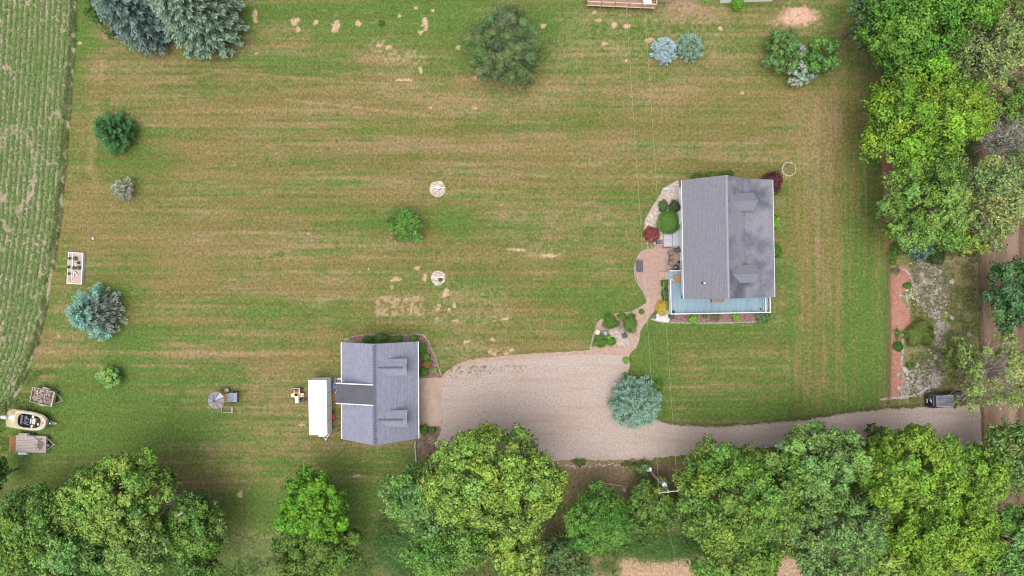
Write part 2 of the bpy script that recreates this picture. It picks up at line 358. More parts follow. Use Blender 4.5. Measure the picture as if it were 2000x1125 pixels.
soil(sm(-.2,.5,blob(1560,32,42,20)-.35+.9*(edge-.5)), np.array((0.44,0.275,0.195)), 1)           # sandy patch
soil(blob(1100,905,100,10), PINKSOIL, .8); soil(blob(845,870,26,22), np.array((0.14,0.09,0.06)), .95); soil(blob(655,772,9,18), np.array((0.26,0.13,0.08)), .95); soil(blob(1600,860,260,16), PINKSOIL, .5)
soil(blob(1320,835,60,6)+blob(1400,838,60,5)+blob(1560,828,80,5), np.array((0.30,0.22,0.15)), .6)
# the mown ring under the trampoline-like circles and the mound's shade-free surroundings stay lawn
nv = GX.size; ny_, nx_ = GX.shape
zz = np.zeros(nv)
vs = np.stack([GX.ravel(), GY.ravel(), zz], 1).astype(np.float32)
ii = np.arange(nv).reshape(ny_, nx_)
q = np.stack([ii[:-1,:-1], ii[:-1,1:], ii[1:,1:], ii[1:,:-1]], -1).reshape(-1, 4).astype(np.int32)
def fastmesh(name, vs, quads, m, fcol=None, vcol=None, k=4):
    me = bpy.data.meshes.new(name); n = len(quads)
    me.vertices.add(len(vs)); me.vertices.foreach_set('co', np.ascontiguousarray(vs, dtype=np.float32).ravel())
    me.loops.add(n*k); me.loops.foreach_set('vertex_index', np.ascontiguousarray(quads, dtype=np.int32).ravel())
    me.polygons.add(n); me.polygons.foreach_set('loop_start', (np.arange(n)*k).astype(np.int32))
    me.update(calc_edges=True)
    if fcol is not None:
        a = me.attributes.new('Col', 'FLOAT_COLOR', 'CORNER')
        c = np.concatenate([fcol, np.ones((n,1))], 1)
        a.data.foreach_set('color', np.repeat(c, k, axis=0).astype(np.float32).ravel())
    if vcol is not None:
        a = me.attributes.new('Col', 'FLOAT_COLOR', 'POINT'); a.data.foreach_set('color', vcol.astype(np.float32).ravel())
    me.materials.append(m); return me

def groundmat():
    m = bpy.data.materials.new('lawn'); m.use_nodes = True; t = m.node_tree; N = t.nodes; L = t.links
    b = N['Principled BSDF']; b.inputs['Roughness'].default_value = 0.95; b.inputs['Specular IOR Level'].default_value = 0.15
    a = N.new('ShaderNodeAttribute'); a.attribute_name = 'Col'
    tc = N.new('ShaderNodeTexCoord')
    def noise(sc, det, st=(1,1,1)):
        mp = N.new('ShaderNodeMapping'); mp.inputs['Scale'].default_value = st; L.new(tc.outputs['Object'], mp.inputs[0])
        n = N.new('ShaderNodeTexNoise'); n.inputs['Scale'].default_value = sc; n.inputs['Detail'].default_value = det; n.inputs['Roughness'].default_value = .7
        L.new(mp.outputs[0], n.inputs['Vector']); return n
    def rng_(n, a0, b0, c0, d0):
        r = N.new('ShaderNodeMapRange'); r.inputs[1].default_value = a0; r.inputs[2].default_value = b0; r.inputs[3].default_value = c0; r.inputs[4].default_value = d0
        L.new(n.outputs[0], r.inputs[0]); return r
    n1 = noise(3.2, 6); n2 = noise(6.5, 3, (1,.35,1)); n3 = noise(1.1, 5)
    r1 = rng_(n1, .3, .7, .58, 1.42); r2 = rng_(n2, .3, .7, .80, 1.20)
    mu = N.new('ShaderNodeMath'); mu.operation = 'MULTIPLY'; L.new(r1.outputs[0], mu.inputs[0]); L.new(r2.outputs[0], mu.inputs[1])
    # straw-coloured stems among the green
    mx = N.new('ShaderNodeMix'); mx.data_type = 'RGBA'; mx.blend_type = 'MIX'; mx.inputs[7].default_value = (0.25,0.195,0.09,1)
    r3 = rng_(noise(4.3, 5, (1,.6,1)), .56, .72, 0, .42)
    L.new(r3.outputs[0], mx.inputs[0]); L.new(a.outputs['Color'], mx.inputs[6])
    mg = N.new('ShaderNodeMix'); mg.data_type = 'RGBA'; mg.inputs[7].default_value = (0.045,0.095,0.015,1)
    r4 = rng_(n3, .54, .70, 0, .38); L.new(r4.outputs[0], mg.inputs[0]); L.new(mx.outputs[2], mg.inputs[6])
    vm = N.new('ShaderNodeVectorMath'); vm.operation = 'SCALE'; L.new(mg.outputs[2], vm.inputs[0]); L.new(mu.outputs[0], vm.inputs['Scale'])
    L.new(vm.outputs[0], b.inputs['Base Color'])
    bp = N.new('ShaderNodeBump'); bp.inputs['Strength'].default_value = .6; bp.inputs['Distance'].default_value = .06
    L.new(n1.outputs[0], bp.inputs['Height']); L.new(bp.outputs[0], b.inputs['Normal'])
    return m
me = fastmesh('lawn_ground', vs, q, groundmat(), vcol=np.concatenate([col.reshape(-1,3), np.ones((nv,1))], 1))
o = bpy.data.objects.new('ground', me); C.objects.link(o); o['kind'] = 'structure'

# ------------------------------------------------------------------ ground sheets
def speckmat(name, c1, c2, c3, cell=9.0, big=.5, rough=.95, bump=.5, bigcol=None, th=(.35,.7), streak=False):
    """gravel or mulch: small cells of mixed colours with broad tonal drift"""
    m = bpy.data.materials.new(name); m.use_nodes = True; t = m.node_tree; N = t.nodes; L = t.links
    b = N['Principled BSDF']; b.inputs['Roughness'].default_value = rough; b.inputs['Specular IOR Level'].default_value = .2
    tc = N.new('ShaderNodeTexCoord')
    v = N.new('ShaderNodeTexVoronoi'); v.inputs['Scale'].default_value = cell; L.new(tc.outputs['Object'], v.inputs['Vector'])
    sp = N.new('ShaderNodeSeparateColor'); L.new(v.outputs['Color'], sp.inputs[0])
    cr = N.new('ShaderNodeValToRGB'); e = cr.color_ramp.elements; e[0].color = (*c1,1); e[0].position = .1; e[1].color = (*c3,1); e[1].position = .95
    k = e.new(.5); k.color = (*c2,1); L.new(sp.outputs[0], cr.inputs[0])
    n = N.new('ShaderNodeTexNoise'); n.inputs['Scale'].default_value = big; n.inputs['Detail'].default_value = 7; n.inputs['Roughness'].default_value = .65; L.new(tc.outputs['Object'], n.inputs['Vector'])
    r = N.new('ShaderNodeMapRange'); r.inputs[1].default_value = th[0]; r.inputs[2].default_value = th[1]; L.new(n.outputs[0], r.inputs[0])
    mx = N.new('ShaderNodeMix'); mx.data_type = 'RGBA'; mx.inputs[7].default_value = (*(bigcol or c2),1)
    m2 = N.new('ShaderNodeMath'); m2.operation = 'MULTIPLY'; m2.inputs[1].default_value = .75; L.new(r.outputs[0], m2.inputs[0])
    L.new(m2.outputs[0], mx.inputs[0]); L.new(cr.outputs[0], mx.inputs[6])
    n3 = N.new('ShaderNodeTexNoise'); n3.inputs['Scale'].default_value = 4; n3.inputs['Detail'].default_value = 5; L.new(tc.outputs['Object'], n3.inputs['Vector'])
    r3 = N.new('ShaderNodeMapRange'); r3.inputs[1].default_value = .3; r3.inputs[2].default_value = .7; r3.inputs[3].default_value = .85; r3.inputs[4].default_value = 1.15; L.new(n3.outputs[0], r3.inputs[0])
    vm = N.new('ShaderNodeVectorMath'); vm.operation = 'SCALE'; L.new(mx.outputs[2], vm.inputs[0]); L.new(r3.outputs[0], vm.inputs['Scale'])
    L.new(vm.outputs[0], b.inputs['Base Color'])
    if streak:      # packed wheel tracks and loose gravel between them, drifting along the drive
        mp = N.new('ShaderNodeMapping'); mp.inputs['Scale'].default_value = (.06,.75,1); L.new(tc.outputs['Object'], mp.inputs[0])
        n4 = N.new('ShaderNodeTexNoise'); n4.inputs['Scale'].default_value = 1.6; n4.inputs['Detail'].default_value = 5; L.new(mp.outputs[0], n4.inputs['Vector'])
        r4 = N.new('ShaderNodeMapRange'); r4.inputs[1].default_value = .52; r4.inputs[2].default_value = .66; r4.inputs[4].default_value = .45; L.new(n4.outputs[0], r4.inputs[0])
        m4 = N.new('ShaderNodeMix'); m4.data_type = 'RGBA'; m4.inputs[7].default_value = (.27,.19,.15,1); L.new(r4.outputs[0], m4.inputs[0]); L.new(vm.outputs[0], m4.inputs[6]); L.new(m4.outputs[2], b.inputs['Base Color'])
    bp = N.new('ShaderNodeBump'); bp.inputs['Strength'].default_value = bump; bp.inputs['Distance'].default_value = .04; L.new(v.outputs['Distance'], bp.inputs['Height']); L.new(bp.outputs[0], b.inputs['Normal'])
    return m
M['gravel'] = speckmat('drive_gravel', (.275,.222,.195), (.325,.265,.237), (.375,.315,.285), 17, .17, bigcol=(.315,.25,.215), th=(.44,.62), bump=.3, streak=True)
M['palegravel'] = speckmat('pale_gravel', (.22,.175,.145), (.36,.295,.25), (.50,.44,.39), 7, .6)
M['whitegravel'] = speckmat('white_gravel', (.34,.33,.34), (.46,.45,.46), (.56,.55,.57), 7, .6)
M['redmulch'] = speckmat('red_mulch', (.21,.085,.062), (.27,.118,.088), (.32,.155,.12), 9, .5, bigcol=(.29,.165,.125))
M['purplemulch'] = speckmat('dark_mulch', (.11,.06,.065), (.17,.10,.105), (.24,.15,.15), 8, .6)
M['tanmulch'] = speckmat('tan_mulch', (.26,.17,.12), (.32,.22,.165), (.38,.27,.2), 8, .6)
M['scree'] = speckmat('stony_soil', (.12,.10,.075), (.20,.17,.135), (.31,.28,.25), 5, .5, bigcol=(.16,.14,.085), th=(.4,.6))
M['soil'] = speckmat('field_soil', (.20,.165,.115), (.25,.20,.145), (.31,.25,.19), 6, .3, bigcol=(.15,.165,.075), th=(.42,.62))
M['dirt'] = mat('dirt_road', (.145,.09,.058), .95, .18, 2.2, bump=.4, col2=(.21,.14,.10), stretch=(1.3,.22,1), var2scale=.45)
M['dirtdark'] = mat('dirt_verge', (.085,.055,.035), .95, .3, 2.5, bump=.4, col2=(.13,.085,.055), stretch=(2,.4,1))
M['apron'] = mat('apron_concrete', (.30,.215,.165), .9, .1, 1.4, col2=(.345,.265,.215), bump=.1)
M['brick'] = None
def brickmat(name, c1, c2, mortar, sc, rot=0.0):
    m = bpy.data.materials.new(name); m.use_nodes = True; t = m.node_tree; N = t.nodes; L = t.links
    b = N['Principled BSDF']; b.inputs['Roughness'].default_value = .9; b.inputs['Specular IOR Level'].default_value = .2
    tc = N.new('ShaderNodeTexCoord'); mp = N.new('ShaderNodeMapping'); mp.inputs['Rotation'].default_value = (0,0,rot); L.new(tc.outputs['Object'], mp.inputs[0])
    k = N.new('ShaderNodeTexBrick'); k.inputs['Scale'].default_value = sc; k.inputs['Mortar Size'].default_value = .025
    k.inputs['Color1'].default_value = (*c1,1); k.inputs['Color2'].default_value = (*c2,1); k.inputs['Mortar'].default_value = (*mortar,1); k.inputs['Brick Width'].default_value = .55; k.inputs['Row Height'].default_value = .3
    L.new(mp.outputs[0], k.inputs['Vector'])
    n = N.new('ShaderNodeTexNoise'); n.inputs['Scale'].default_value = 2.2; n.inputs['Detail'].default_value = 7; n.inputs['Roughness'].default_value = .7; L.new(tc.outputs['Object'], n.inputs['Vector'])
    r = N.new('ShaderNodeMapRange'); r.inputs[1].default_value = .3; r.inputs[2].default_value = .7; r.inputs[3].default_value = .78; r.inputs[4].default_value = 1.2; L.new(n.outputs[0], r.inputs[0])
    vm = N.new('ShaderNodeVectorMath'); vm.operation = 'SCALE'; L.new(k.outputs[0], vm.inputs[0]); L.new(r.outputs[0], vm.inputs['Scale']); L.new(vm.outputs[0], b.inputs['Base Color'])
    bp = N.new('ShaderNodeBump'); bp.inputs['Strength'].default_value = .5; bp.inputs['Distance'].default_value = .02; bp.invert = True; L.new(k.outputs['Fac'], bp.inputs['Height']); L.new(bp.outputs[0], b.inputs['Normal'])
    return m
M['paver'] = brickmat('patio_paver', (.30,.20,.165), (.36,.25,.21), (.20,.135,.11), 2.7, .1)
M['pathpaver'] = brickmat('path_paver', (.31,.215,.17), (.36,.265,.215), (.25,.175,.135), 2.7, .7)

sheet('driveway', [(863,738),(880,722),(905,710),(960,701),(1060,693),(1150,689),(1222,688),(1229,700),(1228,745),(1250,800),(1285,822),(1330,830),(1400,833),(1460,829),(1550,822),(1620,812),(1700,801),(1800,795),(1880,792),(1925,790),(1923,930),(1900,905),(1860,878),(1790,862),(1700,862),(1600,868),(1480,874),(1380,884),(1300,893),(1230,899),(1105,899),(1000,900),(862,880),(861,832)], .004, M['gravel'], .16, seed=2)
sheet('dirt_road', [(1918,-60),(2005,-60),(1998,300),(1994,700),(1996,1200),(1925,1200),(1921,800),(1918,500)], .008, M['dirt'], .12, seed=3)
sheet('road_verge', [(1905,-60),(1919,-60),(1919,500),(1922,800),(1928,1200),(1914,1200),(1911,930),(1917,860),(1914,790),(1910,500)], .012, M['dirtdark'], .07, seed=4)
sheet('road_verge', [(1988,-60),(2030,-60),(2030,1200),(1990,1200),(1987,700),(1992,300)], .012, M['dirtdark'], .08, seed=5)
sheet('concrete_apron', [(818,738),(862,737.5),(861,832),(818,833)], .03, M['apron'], .0, smooth=False, thick=.03)
sheet('garage_bed', [(672,668),(700,655.5),(826,655),(842,680),(862,732),(861,737),(816,736),(816,668)], .008, M['purplemulch'], .06, smooth=False, seed=6)
sheet('garage_bed', [(818,835),(862,833),(858,850),(835,885),(816,884)], .008, mat('leaf_litter',(.12,.08,.06),.95,.4,4,bump=.5,col2=(.2,.14,.11)), .1, seed=7)
sheet('brick_path', [(862,737),(880,720),(905,707),(960,697),(1060,689),(1120,686),(1152,683),(1182,681),(1219,676),(1229,667),(1236,655),(1246,630),(1252,617),(1258,603),(1263,592),(1264,584),(1258,570),(1290,560),(1296,572),(1290,590),(1284,600),(1272,616),(1262,630),(1251,646),(1248,667),(1239,682),(1229,691),(1222,694),(1150,693),(1060,698),(960,706),(908,714),(883,726),(864,741)], .010, M['pathpaver'], .05, seed=8)
sheet('patio', [(1265,487),(1263,478),(1290,478),(1330,479),(1330,560),(1303,545),(1300,560),(1295,573),(1272,584),(1262,578),(1251,560),(1241,541),(1240,517),(1247,498),(1256,490)], .016, M['paver'], .03, smooth=False, seed=9)
sheet('island_bed', [(1265,591),(1240,606),(1225,610),(1205,612),(1182,620),(1168,630),(1162,645),(1157,660),(1154,684),(1185,681),(1219,676),(1229,667),(1236,655),(1246,630),(1254,613)], .006, M['tanmulch'], .04, seed=10)
sheet('gravel_bed', [(1326,354),(1315,358),(1298,368),(1287,386),(1274,406),(1262,428),(1259,446),(1263,470),(1268,482),(1329,482),(1327,420)], .008, M['palegravel'], .05, seed=11)
sheet('flower_bed', [(1304,612),(1478,612),(1479,628),(1400,630.5),(1310,630)], .008, M['purplemulch'], .03, smooth=False, seed=12)
sheet('white_gravel_patch', [(1272,622),(1284,612),(1305,606),(1306,629),(1285,627)], .012, M['whitegravel'], .05, seed=13)
sheet('mulch_bed', [(1722,300),(1740,296),(1745,400),(1742,500),(1748,520),(1768,520),(1781,540),(1776,560),(1762,575),(1770,600),(1784,625),(1778,635),(1765,640),(1757,660),(1762,690),(1766,728),(1768,750),(1757,762),(1752,778),(1727,779),(1738,740),(1740,640),(1736,540),(1734,480),(1728,400)], .008, M['redmulch'], .10, seed=14)
sheet('rock_garden', [(1778,538),(1800,500),(1835,505),(1856,560),(1850,620),(1848,660),(1842,700),(1850,735),(1830,757),(1800,770),(1755,779),(1757,760),(1770,745),(1790,722),(1820,700),(1825,640),(1800,600),(1785,570)], .005, M['scree'], .3, seed=15)
sheet('field_soil', [(150,-80),(150,0),(145,100),(138,200),(128,320),(120,420),(105,520),(92,600),(72,680),(40,760),(-5,830),(-80,900),(-900,1100),(-900,-80)], .006, M['soil'], .12, seed=16, smooth=False)
for (cx_, cy_, r_, nm) in ((854.5,369,16,'gravel_circle'),(856,543,14.5,'gravel_circle')):
    sheet(nm, [(cx_+r_*math.cos(a), cy_+r_*math.sin(a)) for a in np.linspace(0,2*math.pi,20,endpoint=False)], .008, M['palegravel'], .05, seed=int(cx_))
# ------------------------------------------------------------------ foliage
def quads(P, Nn, size, asp, T=None):
    n = len(P)
    Nn = Nn/np.maximum(np.linalg.norm(Nn, axis=1, keepdims=True), 1e-6)
    if T is None: T = rng.normal(size=(n,3))
    T = T-(T*Nn).sum(1, keepdims=True)*Nn; T /= np.maximum(np.linalg.norm(T, axis=1, keepdims=True), 1e-6)
    B = np.cross(Nn, T); s = np.asarray(size).reshape(-1,1)*.5
    v = np.stack([P-T*s, P+B*s*asp, P+T*s, P-B*s*asp], 1).reshape(-1,3)
    return v
def leafmesh(name, P, Nn, size, asp, colr, m, T=None):
    v = quads(P, Nn, size, asp, T); n = len(P)
    q = np.arange(n*4).reshape(n,4)
    return fastmesh(name, v, q, m, fcol=np.clip(colr, 0.003, .9))
def unit(n, zmin=-1.0):
    z = rng.uniform(zmin, 1, n); a = rng.uniform(0, 2*math.pi, n); r = np.sqrt(1-z*z)
    return np.stack([r*np.cos(a), r*np.sin(a), z], 1)

def spread(n, rx, ry, hz, zlo=-.45, tries=14):
    """well spaced lobe centres inside an egg shaped crown"""
    pts = []
    for i in range(n):
        best = None
        for k in range(tries):
            d = unit(1, zlo)[0]*(rng.uniform(.25,1)**.45)
            q = np.array((d[0], d[1], d[2]))
            m_ = min([np.linalg.norm((q-p)*(1,1,.8)) for p in pts], default=9)
            if best is None or m_ > best[0]: best = (m_, q)
        pts.append(best[1])
    return np.array(pts)*np.array((rx, ry, hz))

def crown(rx, ry, hz, lobes, clus, leaves, leaf, base, tip, seed, flat=.75, lobe_r=.34, clr=.36, hue=.12, sprayed=0.0, drop=0.0):
    """leaf positions grouped twig by twig and lobe by lobe; returns P, N, colours, lobe centres"""
    global rng
    rng = np.random.default_rng(seed)
    shrink = 1-lobe_r*.8
    Lc = spread(lobes, rx*shrink, ry*shrink, hz*shrink)
    an_ = np.arctan2(Lc[:,1], Lc[:,0]); ph_ = rng.uniform(0, 6.28, 4)
    wv_ = 1+.10*np.sin(2*an_+ph_[0])+.10*np.sin(3*an_+ph_[1])+.07*np.sin(5*an_+ph_[2])+rng.normal(0,.05,len(Lc))
    Lc[:,:2] *= wv_[:,None]
    R = (rx+ry)/2
    Ps = []; Ns = []; Cs = []
    base = np.array(base); tip = np.array(tip)
    for i, c in enumerate(Lc):
        if rng.random() < drop: continue
        lr = R*lobe_r*rng.uniform(.7, 1.25)
        u = unit(clus, -.35)
        out = c/np.array((rx, ry, hz)); out = out/(np.linalg.norm(out)+1e-6)
        u = u+out*.5; u /= np.linalg.norm(u, axis=1, keepdims=True)
        cc = c+u*lr*np.array((1,1,flat))*rng.uniform(.55,1.05,(clus,1))
        lobe_t = rng.normal(0, hue)
        cr = lr*clr
        lone = rng.random(clus) < .13; cc[lone] += u[lone]*lr*rng.uniform(.15,.55,(lone.sum(),1))
        tint = 1+rng.normal(0,.07,3)*np.array((1.2,.5,1.5))
        k = leaves
        d = unit(clus*k, -.6).reshape(clus, k, 3)
        rad = rng.uniform(.2, 1, (clus, k, 1))**.5
        crv = cr*rng.uniform(.65,1.3,(clus,1,1))
        P = cc[:,None,:]+d*rad*crv*np.array((1,1,.6))
        if sprayed: P = P+u[:,None,:]*rng.uniform(-1,1,(clus,k,1))*crv*sprayed
        nn = d*.7+u[:,None,:]*.5+np.array((0,0,.55))+rng.normal(0,.55,(clus,k,3))
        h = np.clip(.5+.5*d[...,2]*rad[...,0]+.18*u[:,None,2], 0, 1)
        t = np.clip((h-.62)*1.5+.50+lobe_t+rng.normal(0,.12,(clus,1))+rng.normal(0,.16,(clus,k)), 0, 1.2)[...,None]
        cl = base*.62*(1-t)+tip*1.12*t  # upper leaves paler; lower leaves darkened to paint in shade of the gaps
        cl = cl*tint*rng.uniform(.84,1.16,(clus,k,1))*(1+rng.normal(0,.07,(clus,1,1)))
        Ps.append(P.reshape(-1,3)); Ns.append(nn.reshape(-1,3)); Cs.append(cl.reshape(-1,3))
    return np.concatenate(Ps), np.concatenate(Ns), np.concatenate(Cs), Lc

def limbs(mb, Lc, top, r0, frac=1.0, sub=0):
    idx = list(range(len(Lc))); random.shuffle(idx)
    for i in idx[:max(3, int(len(idx)*frac))]:
        a = Vector((0, 0, top*random.uniform(.45, 1.0))); b = Vector(Lc[i])
        mid = a.lerp(b, .5)+Vector((random.uniform(-.5,.5), random.uniform(-.5,.5), random.uniform(0,.8)))
        r = r0*random.uniform(.5,.8)
        mb.tube([a, mid, b], [r, r*.6, r*.25], 5)
        for k in range(sub):
            d = (b-mid)*random.uniform(.4,.9)+Vector((random.uniform(-1,1), random.uniform(-1,1), random.uniform(-.2,.6)))*1.6
            s = mid.lerp(b, random.uniform(0,.8)); mb.tube([s, s+d*.5+Vector((random.uniform(-.3,.3),random.uniform(-.3,.3),0)), s+d], [r*.35, r*.22, r*.1], 4)

def tree(name, label, cat, px, py, rpx, rpy, H, base, tip, seed, lobes=24, clus=26, leaves=26, leaf=.27, group=None, lobe_r=.30, clr=.36, hue=.12, asp=.6, drop=0.0, barkm='bark', sub=0, sprayed=0.0, crownlow=.35, limbfrac=.5, flat=.75, extra=None):
    hc = H*(1+crownlow)/2*.98
    f = (ALT-hc)/ALT
    c = W(px, py, hc); root = empty(name, (c.x, c.y, 0)); tag(root, label, cat, group)
    rx, ry, hz = rpx*GM*f, rpy*GM*f, H*(1-crownlow)/2
    P, Nn, cl, Lc = crown(rx, ry, hz, lobes, clus, leaves, leaf, base, tip, seed, flat, lobe_r, clr, hue, sprayed, drop)
    P[:,2] += hc; Lc = Lc+np.array((0,0,hc))
    P[:,2] = np.maximum(P[:,2], .15)
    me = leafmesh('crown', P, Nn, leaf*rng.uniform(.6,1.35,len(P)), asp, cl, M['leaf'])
    o = bpy.data.objects.new('crown', me); C.objects.link(o); o.parent = root
    t = MB(); r0 = max(.06, H*.022)
    t.tube([(0,0,-.05), (.05,.03,H*.2), (0,.08,H*.45), (.05,0,H*.7)], [r0*1.3, r0, r0*.75, r0*.3], 8)
    limbs(t, Lc, H*.5, r0*.6, limbfrac, sub)
    t.build('trunk', M[barkm], root)
    return root

def spruce(name, label, cat, px, py, rpx, H, base, tip, seed, group=None, whorls=20, per=12, tuft=.34, dense=1.0, pw=.8, droop=.15, dead=None, squash=1.0):
    """conifer: whorls of branches carrying side twigs of needles; the tips are the pale new growth"""
    global rng
    rng = np.random.default_rng(seed)
    hb = H*.3; f = (ALT-hb)/ALT; c = W(px, py, hb); root = empty(name, (c.x, c.y, 0)); tag(root, label, cat, group)
    R = rpx*GM*f
    base = np.array(base); tip = np.array(tip)
    Ps = []; Ns = []; Ts = []; Cs = []; Ss = []
    base = base*.6; tip = tip*1.05  # inner needles darkened: shade of the gaps between branches painted in
    t = MB(); t.tube([(0,0,-.05),(0,0,H*.5),(0,0,H*.96)], [max(.05,H*.02), H*.012, .015], 7)
    for k in range(whorls):
        u = (k+.5)/whorls; z0 = H*(.05+.93*u); bl = R*(1-u)**pw*1.0+.12
        n = max(5, int(per*(1-.45*u))); a0 = rng.uniform(0, 6.28)
        for j in range(n):
            a = a0+2*math.pi*j/n+rng.normal(0,.14); L_ = bl*rng.uniform(.70,1.14)*(1 if abs(math.sin(a)) < .5 else squash)
            d = np.array((math.cos(a), math.sin(a), 0)); s_ = np.array((-math.sin(a), math.cos(a), 0))
            nt_ = max(4, int(L_/tuft*3.2*dense))
            tt = np.linspace(.18, 1, nt_)
            zz_ = z0-droop*L_*tt+.22*L_*tt**3
            if k % 2 == 0: t.tube([(0,0,z0), tuple(d*L_*.9+np.array((0,0,z0-droop*L_*.8)))], [.03*H/10+.01, .008], 4)
            wdt = (3.2/n)*L_*(.35+.75*(1-tt))*.8+.08
            isd = dead is not None and math.cos(a-dead) > .45 and u < .75
            for q_ in range(4):
                lat = rng.uniform(-1,1,nt_)
                pos = d[None]*(L_*tt+rng.normal(0,.04,nt_))[:,None]+s_[None]*(lat*wdt)[:,None]
                pos[:,2] = zz_+rng.normal(0,.06,nt_)-abs(lat)*wdt*.12
                if isd and q_ > 1: continue
                Ps.append(pos)
                Ns.append(np.stack([rng.normal(0,.35,nt_), rng.normal(0,.35,nt_), np.full(nt_,1.0)],1)+d[None]*.25)
                Ts.append(d[None]+s_[None]*(lat*.9)[:,None]+rng.normal(0,.12,(nt_,3))+np.array((0,0,.12)))
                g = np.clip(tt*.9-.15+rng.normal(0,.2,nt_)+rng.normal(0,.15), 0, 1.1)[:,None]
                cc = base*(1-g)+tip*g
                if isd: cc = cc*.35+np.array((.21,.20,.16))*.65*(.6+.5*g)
                Cs.append(cc); Ss.append(tuft*rng.uniform(.7,1.3,nt_))
    P = np.concatenate(Ps); P[:,2] = np.maximum(P[:,2], .06)
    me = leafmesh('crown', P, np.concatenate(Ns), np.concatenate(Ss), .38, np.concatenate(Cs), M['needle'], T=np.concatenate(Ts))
    o = bpy.data.objects.new('crown', me); C.objects.link(o); o.parent = root
    t.build('trunk', M['bark'], root)
    return root

def shrub(name, label, cat, px, py, rpx, H, base, tip, seed, group=None, rpy=None, n=900, leaf=.13, asp=.6, smoothness=.85, m='leaf', lobes=7, h0=None):
    global rng
    rng = np.random.default_rng(seed)
    hh = H*.5; f = (ALT-hh)/ALT; c = W(px, py, hh)
    rx = rpx*GM*f; ry = (rpy or rpx)*GM*f
    base = np.array(base); tip = np.array(tip)
    u = unit(n, -.15); a = np.arctan2(u[:,1], u[:,0]); ph = rng.uniform(0,6.28,4)
    lump = 1+(1-smoothness)*(np.sin(3*a+ph[0])+.8*np.sin(5*a+ph[1])*(1-u[:,2]**2)+.6*np.sin(7*a+ph[2]+4*u[:,2])+.8*np.sin(9*u[:,2]+ph[3]))*.6
    r = rng.uniform(.35,1,n)**.35*lump*rng.uniform(.93,1.04,n)
    P = u*r[:,None]*np.array((rx, ry, H*.55)); P[:,2] += H*.42; P[:,2] = np.maximum(P[:,2], .04)
    nn = u*.9+np.array((0,0,.5))+rng.normal(0,.4,(n,3))
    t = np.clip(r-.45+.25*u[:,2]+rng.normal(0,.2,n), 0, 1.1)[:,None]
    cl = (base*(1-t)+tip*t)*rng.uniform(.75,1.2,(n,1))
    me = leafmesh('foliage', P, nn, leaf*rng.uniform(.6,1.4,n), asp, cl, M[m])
    root = empty(name, (c.x, c.y, 0)); tag(root, label, cat, group)
    o = bpy.data.objects.new('foliage', me); C.objects.link(o); o.parent = root
    s = MB()
    for k in range(5):
        an = k*1.256; s.tube([(0,0,-.02), (rx*.3*math.cos(an), ry*.3*math.sin(an), H*.35), (rx*.6*math.cos(an), ry*.6*math.sin(an), H*.62)], [.03,.02,.008], 4)
    s.build('stem', M['bark'], root)
    return root

# leaf colours: inner leaf with shade painted in, outer leaf
MAPLE = ((.045,.085,.016),(.235,.37,.065)); LIME = ((.065,.135,.012),(.235,.345,.030)); BRIGHT = ((.028,.080,.012),(.125,.285,.035))
MID = ((.030,.075,.014),(.15,.27,.05)); FEATHER = ((.040,.095,.022),(.19,.345,.085)); DARK = ((.022,.058,.012),(.090,.19,.035)); PALE = ((.085,.135,.045),(.26,.34,.11))
OLIV = ((.055,.098,.018),(.165,.235,.050))
# ---- spruces and garden trees on the lawn
spruce('spruce_tree','big slate-blue spruce at the top edge, left of its pale green neighbour','tree', 268,14,76,13,(.040,.068,.058),(.155,.235,.205),101,group='big spruces at the top left', whorls=30, per=22, tuft=.40, dense=.75, pw=.55)
spruce('spruce_tree','big pale grey-green spruce at the top edge, right of the slate-blue one','tree', 382,20,77,14,(.055,.088,.055),(.225,.33,.225),102,group='big spruces at the top left', whorls=30, per=22, tuft=.40, dense=.75, pw=.55)
tree('dark_evergreen','dark green low evergreen peeping out left of the slate-blue spruce','tree', 205,20,44,50,5,*DARK,103, lobes=16, clus=20, leaves=16, leaf=.2, crownlow=.1)
tree('pine_tree','round dull-green pine with grey twigs, alone on the upper lawn','tree', 986,92,79,72,6.5,(.050,.075,.035),(.155,.24,.085),104, lobes=84, clus=22, leaves=22, leaf=.19, lobe_r=.17, clr=.5, asp=.4, barkm='paletwig', sub=1, limbfrac=1, crownlow=.05, hue=.16)
spruce('spruce_tree','small silver-blue spruce, left one of the touching pair on the upper lawn','tree', 1297,98,25,3.2,(.11,.17,.18),(.40,.54,.57),105,group='small spruce pair', whorls=13, per=13, tuft=.17, pw=.6, droop=.05)
spruce('spruce_tree','small grey-green spruce, right one of the touching pair on the upper lawn','tree', 1348,92,27,3.4,(.06,.11,.075),(.24,.38,.27),106,group='small spruce pair', whorls=13, per=12, tuft=.19, pw=.65, droop=.05)
tree('crabapple_tree','dark green crabapple, left half of the clump around the silvery bush','tree', 1532,104,42,46,4.2,(.028,.075,.022),(.14,.28,.075),107, lobes=22, clus=22, leaves=20, leaf=.19, crownlow=.05, lobe_r=.26)
tree('crabapple_tree','dark green crabapple, right half of the clump around the silvery bush','tree', 1603,108,35,42,4.0,(.028,.078,.020),(.13,.29,.06),108, lobes=20, clus=22, leaves=20, leaf=.19, crownlow=.05, lobe_r=.26)
tree('silver_bush','silvery grey-leaved bush at the foot of the two dark crabapples','bush', 1563,146,27,26,3.4,(.14,.19,.14),(.36,.44,.36),109, lobes=14, clus=20, leaves=18, leaf=.17, crownlow=.02)
tree('silver_bush','small grey-violet bush showing between the two dark crabapples','bush', 1561,100,11,14,4.5,(.16,.17,.18),(.32,.32,.34),110, lobes=6, clus=14, leaves=14, leaf=.15, crownlow=.3)
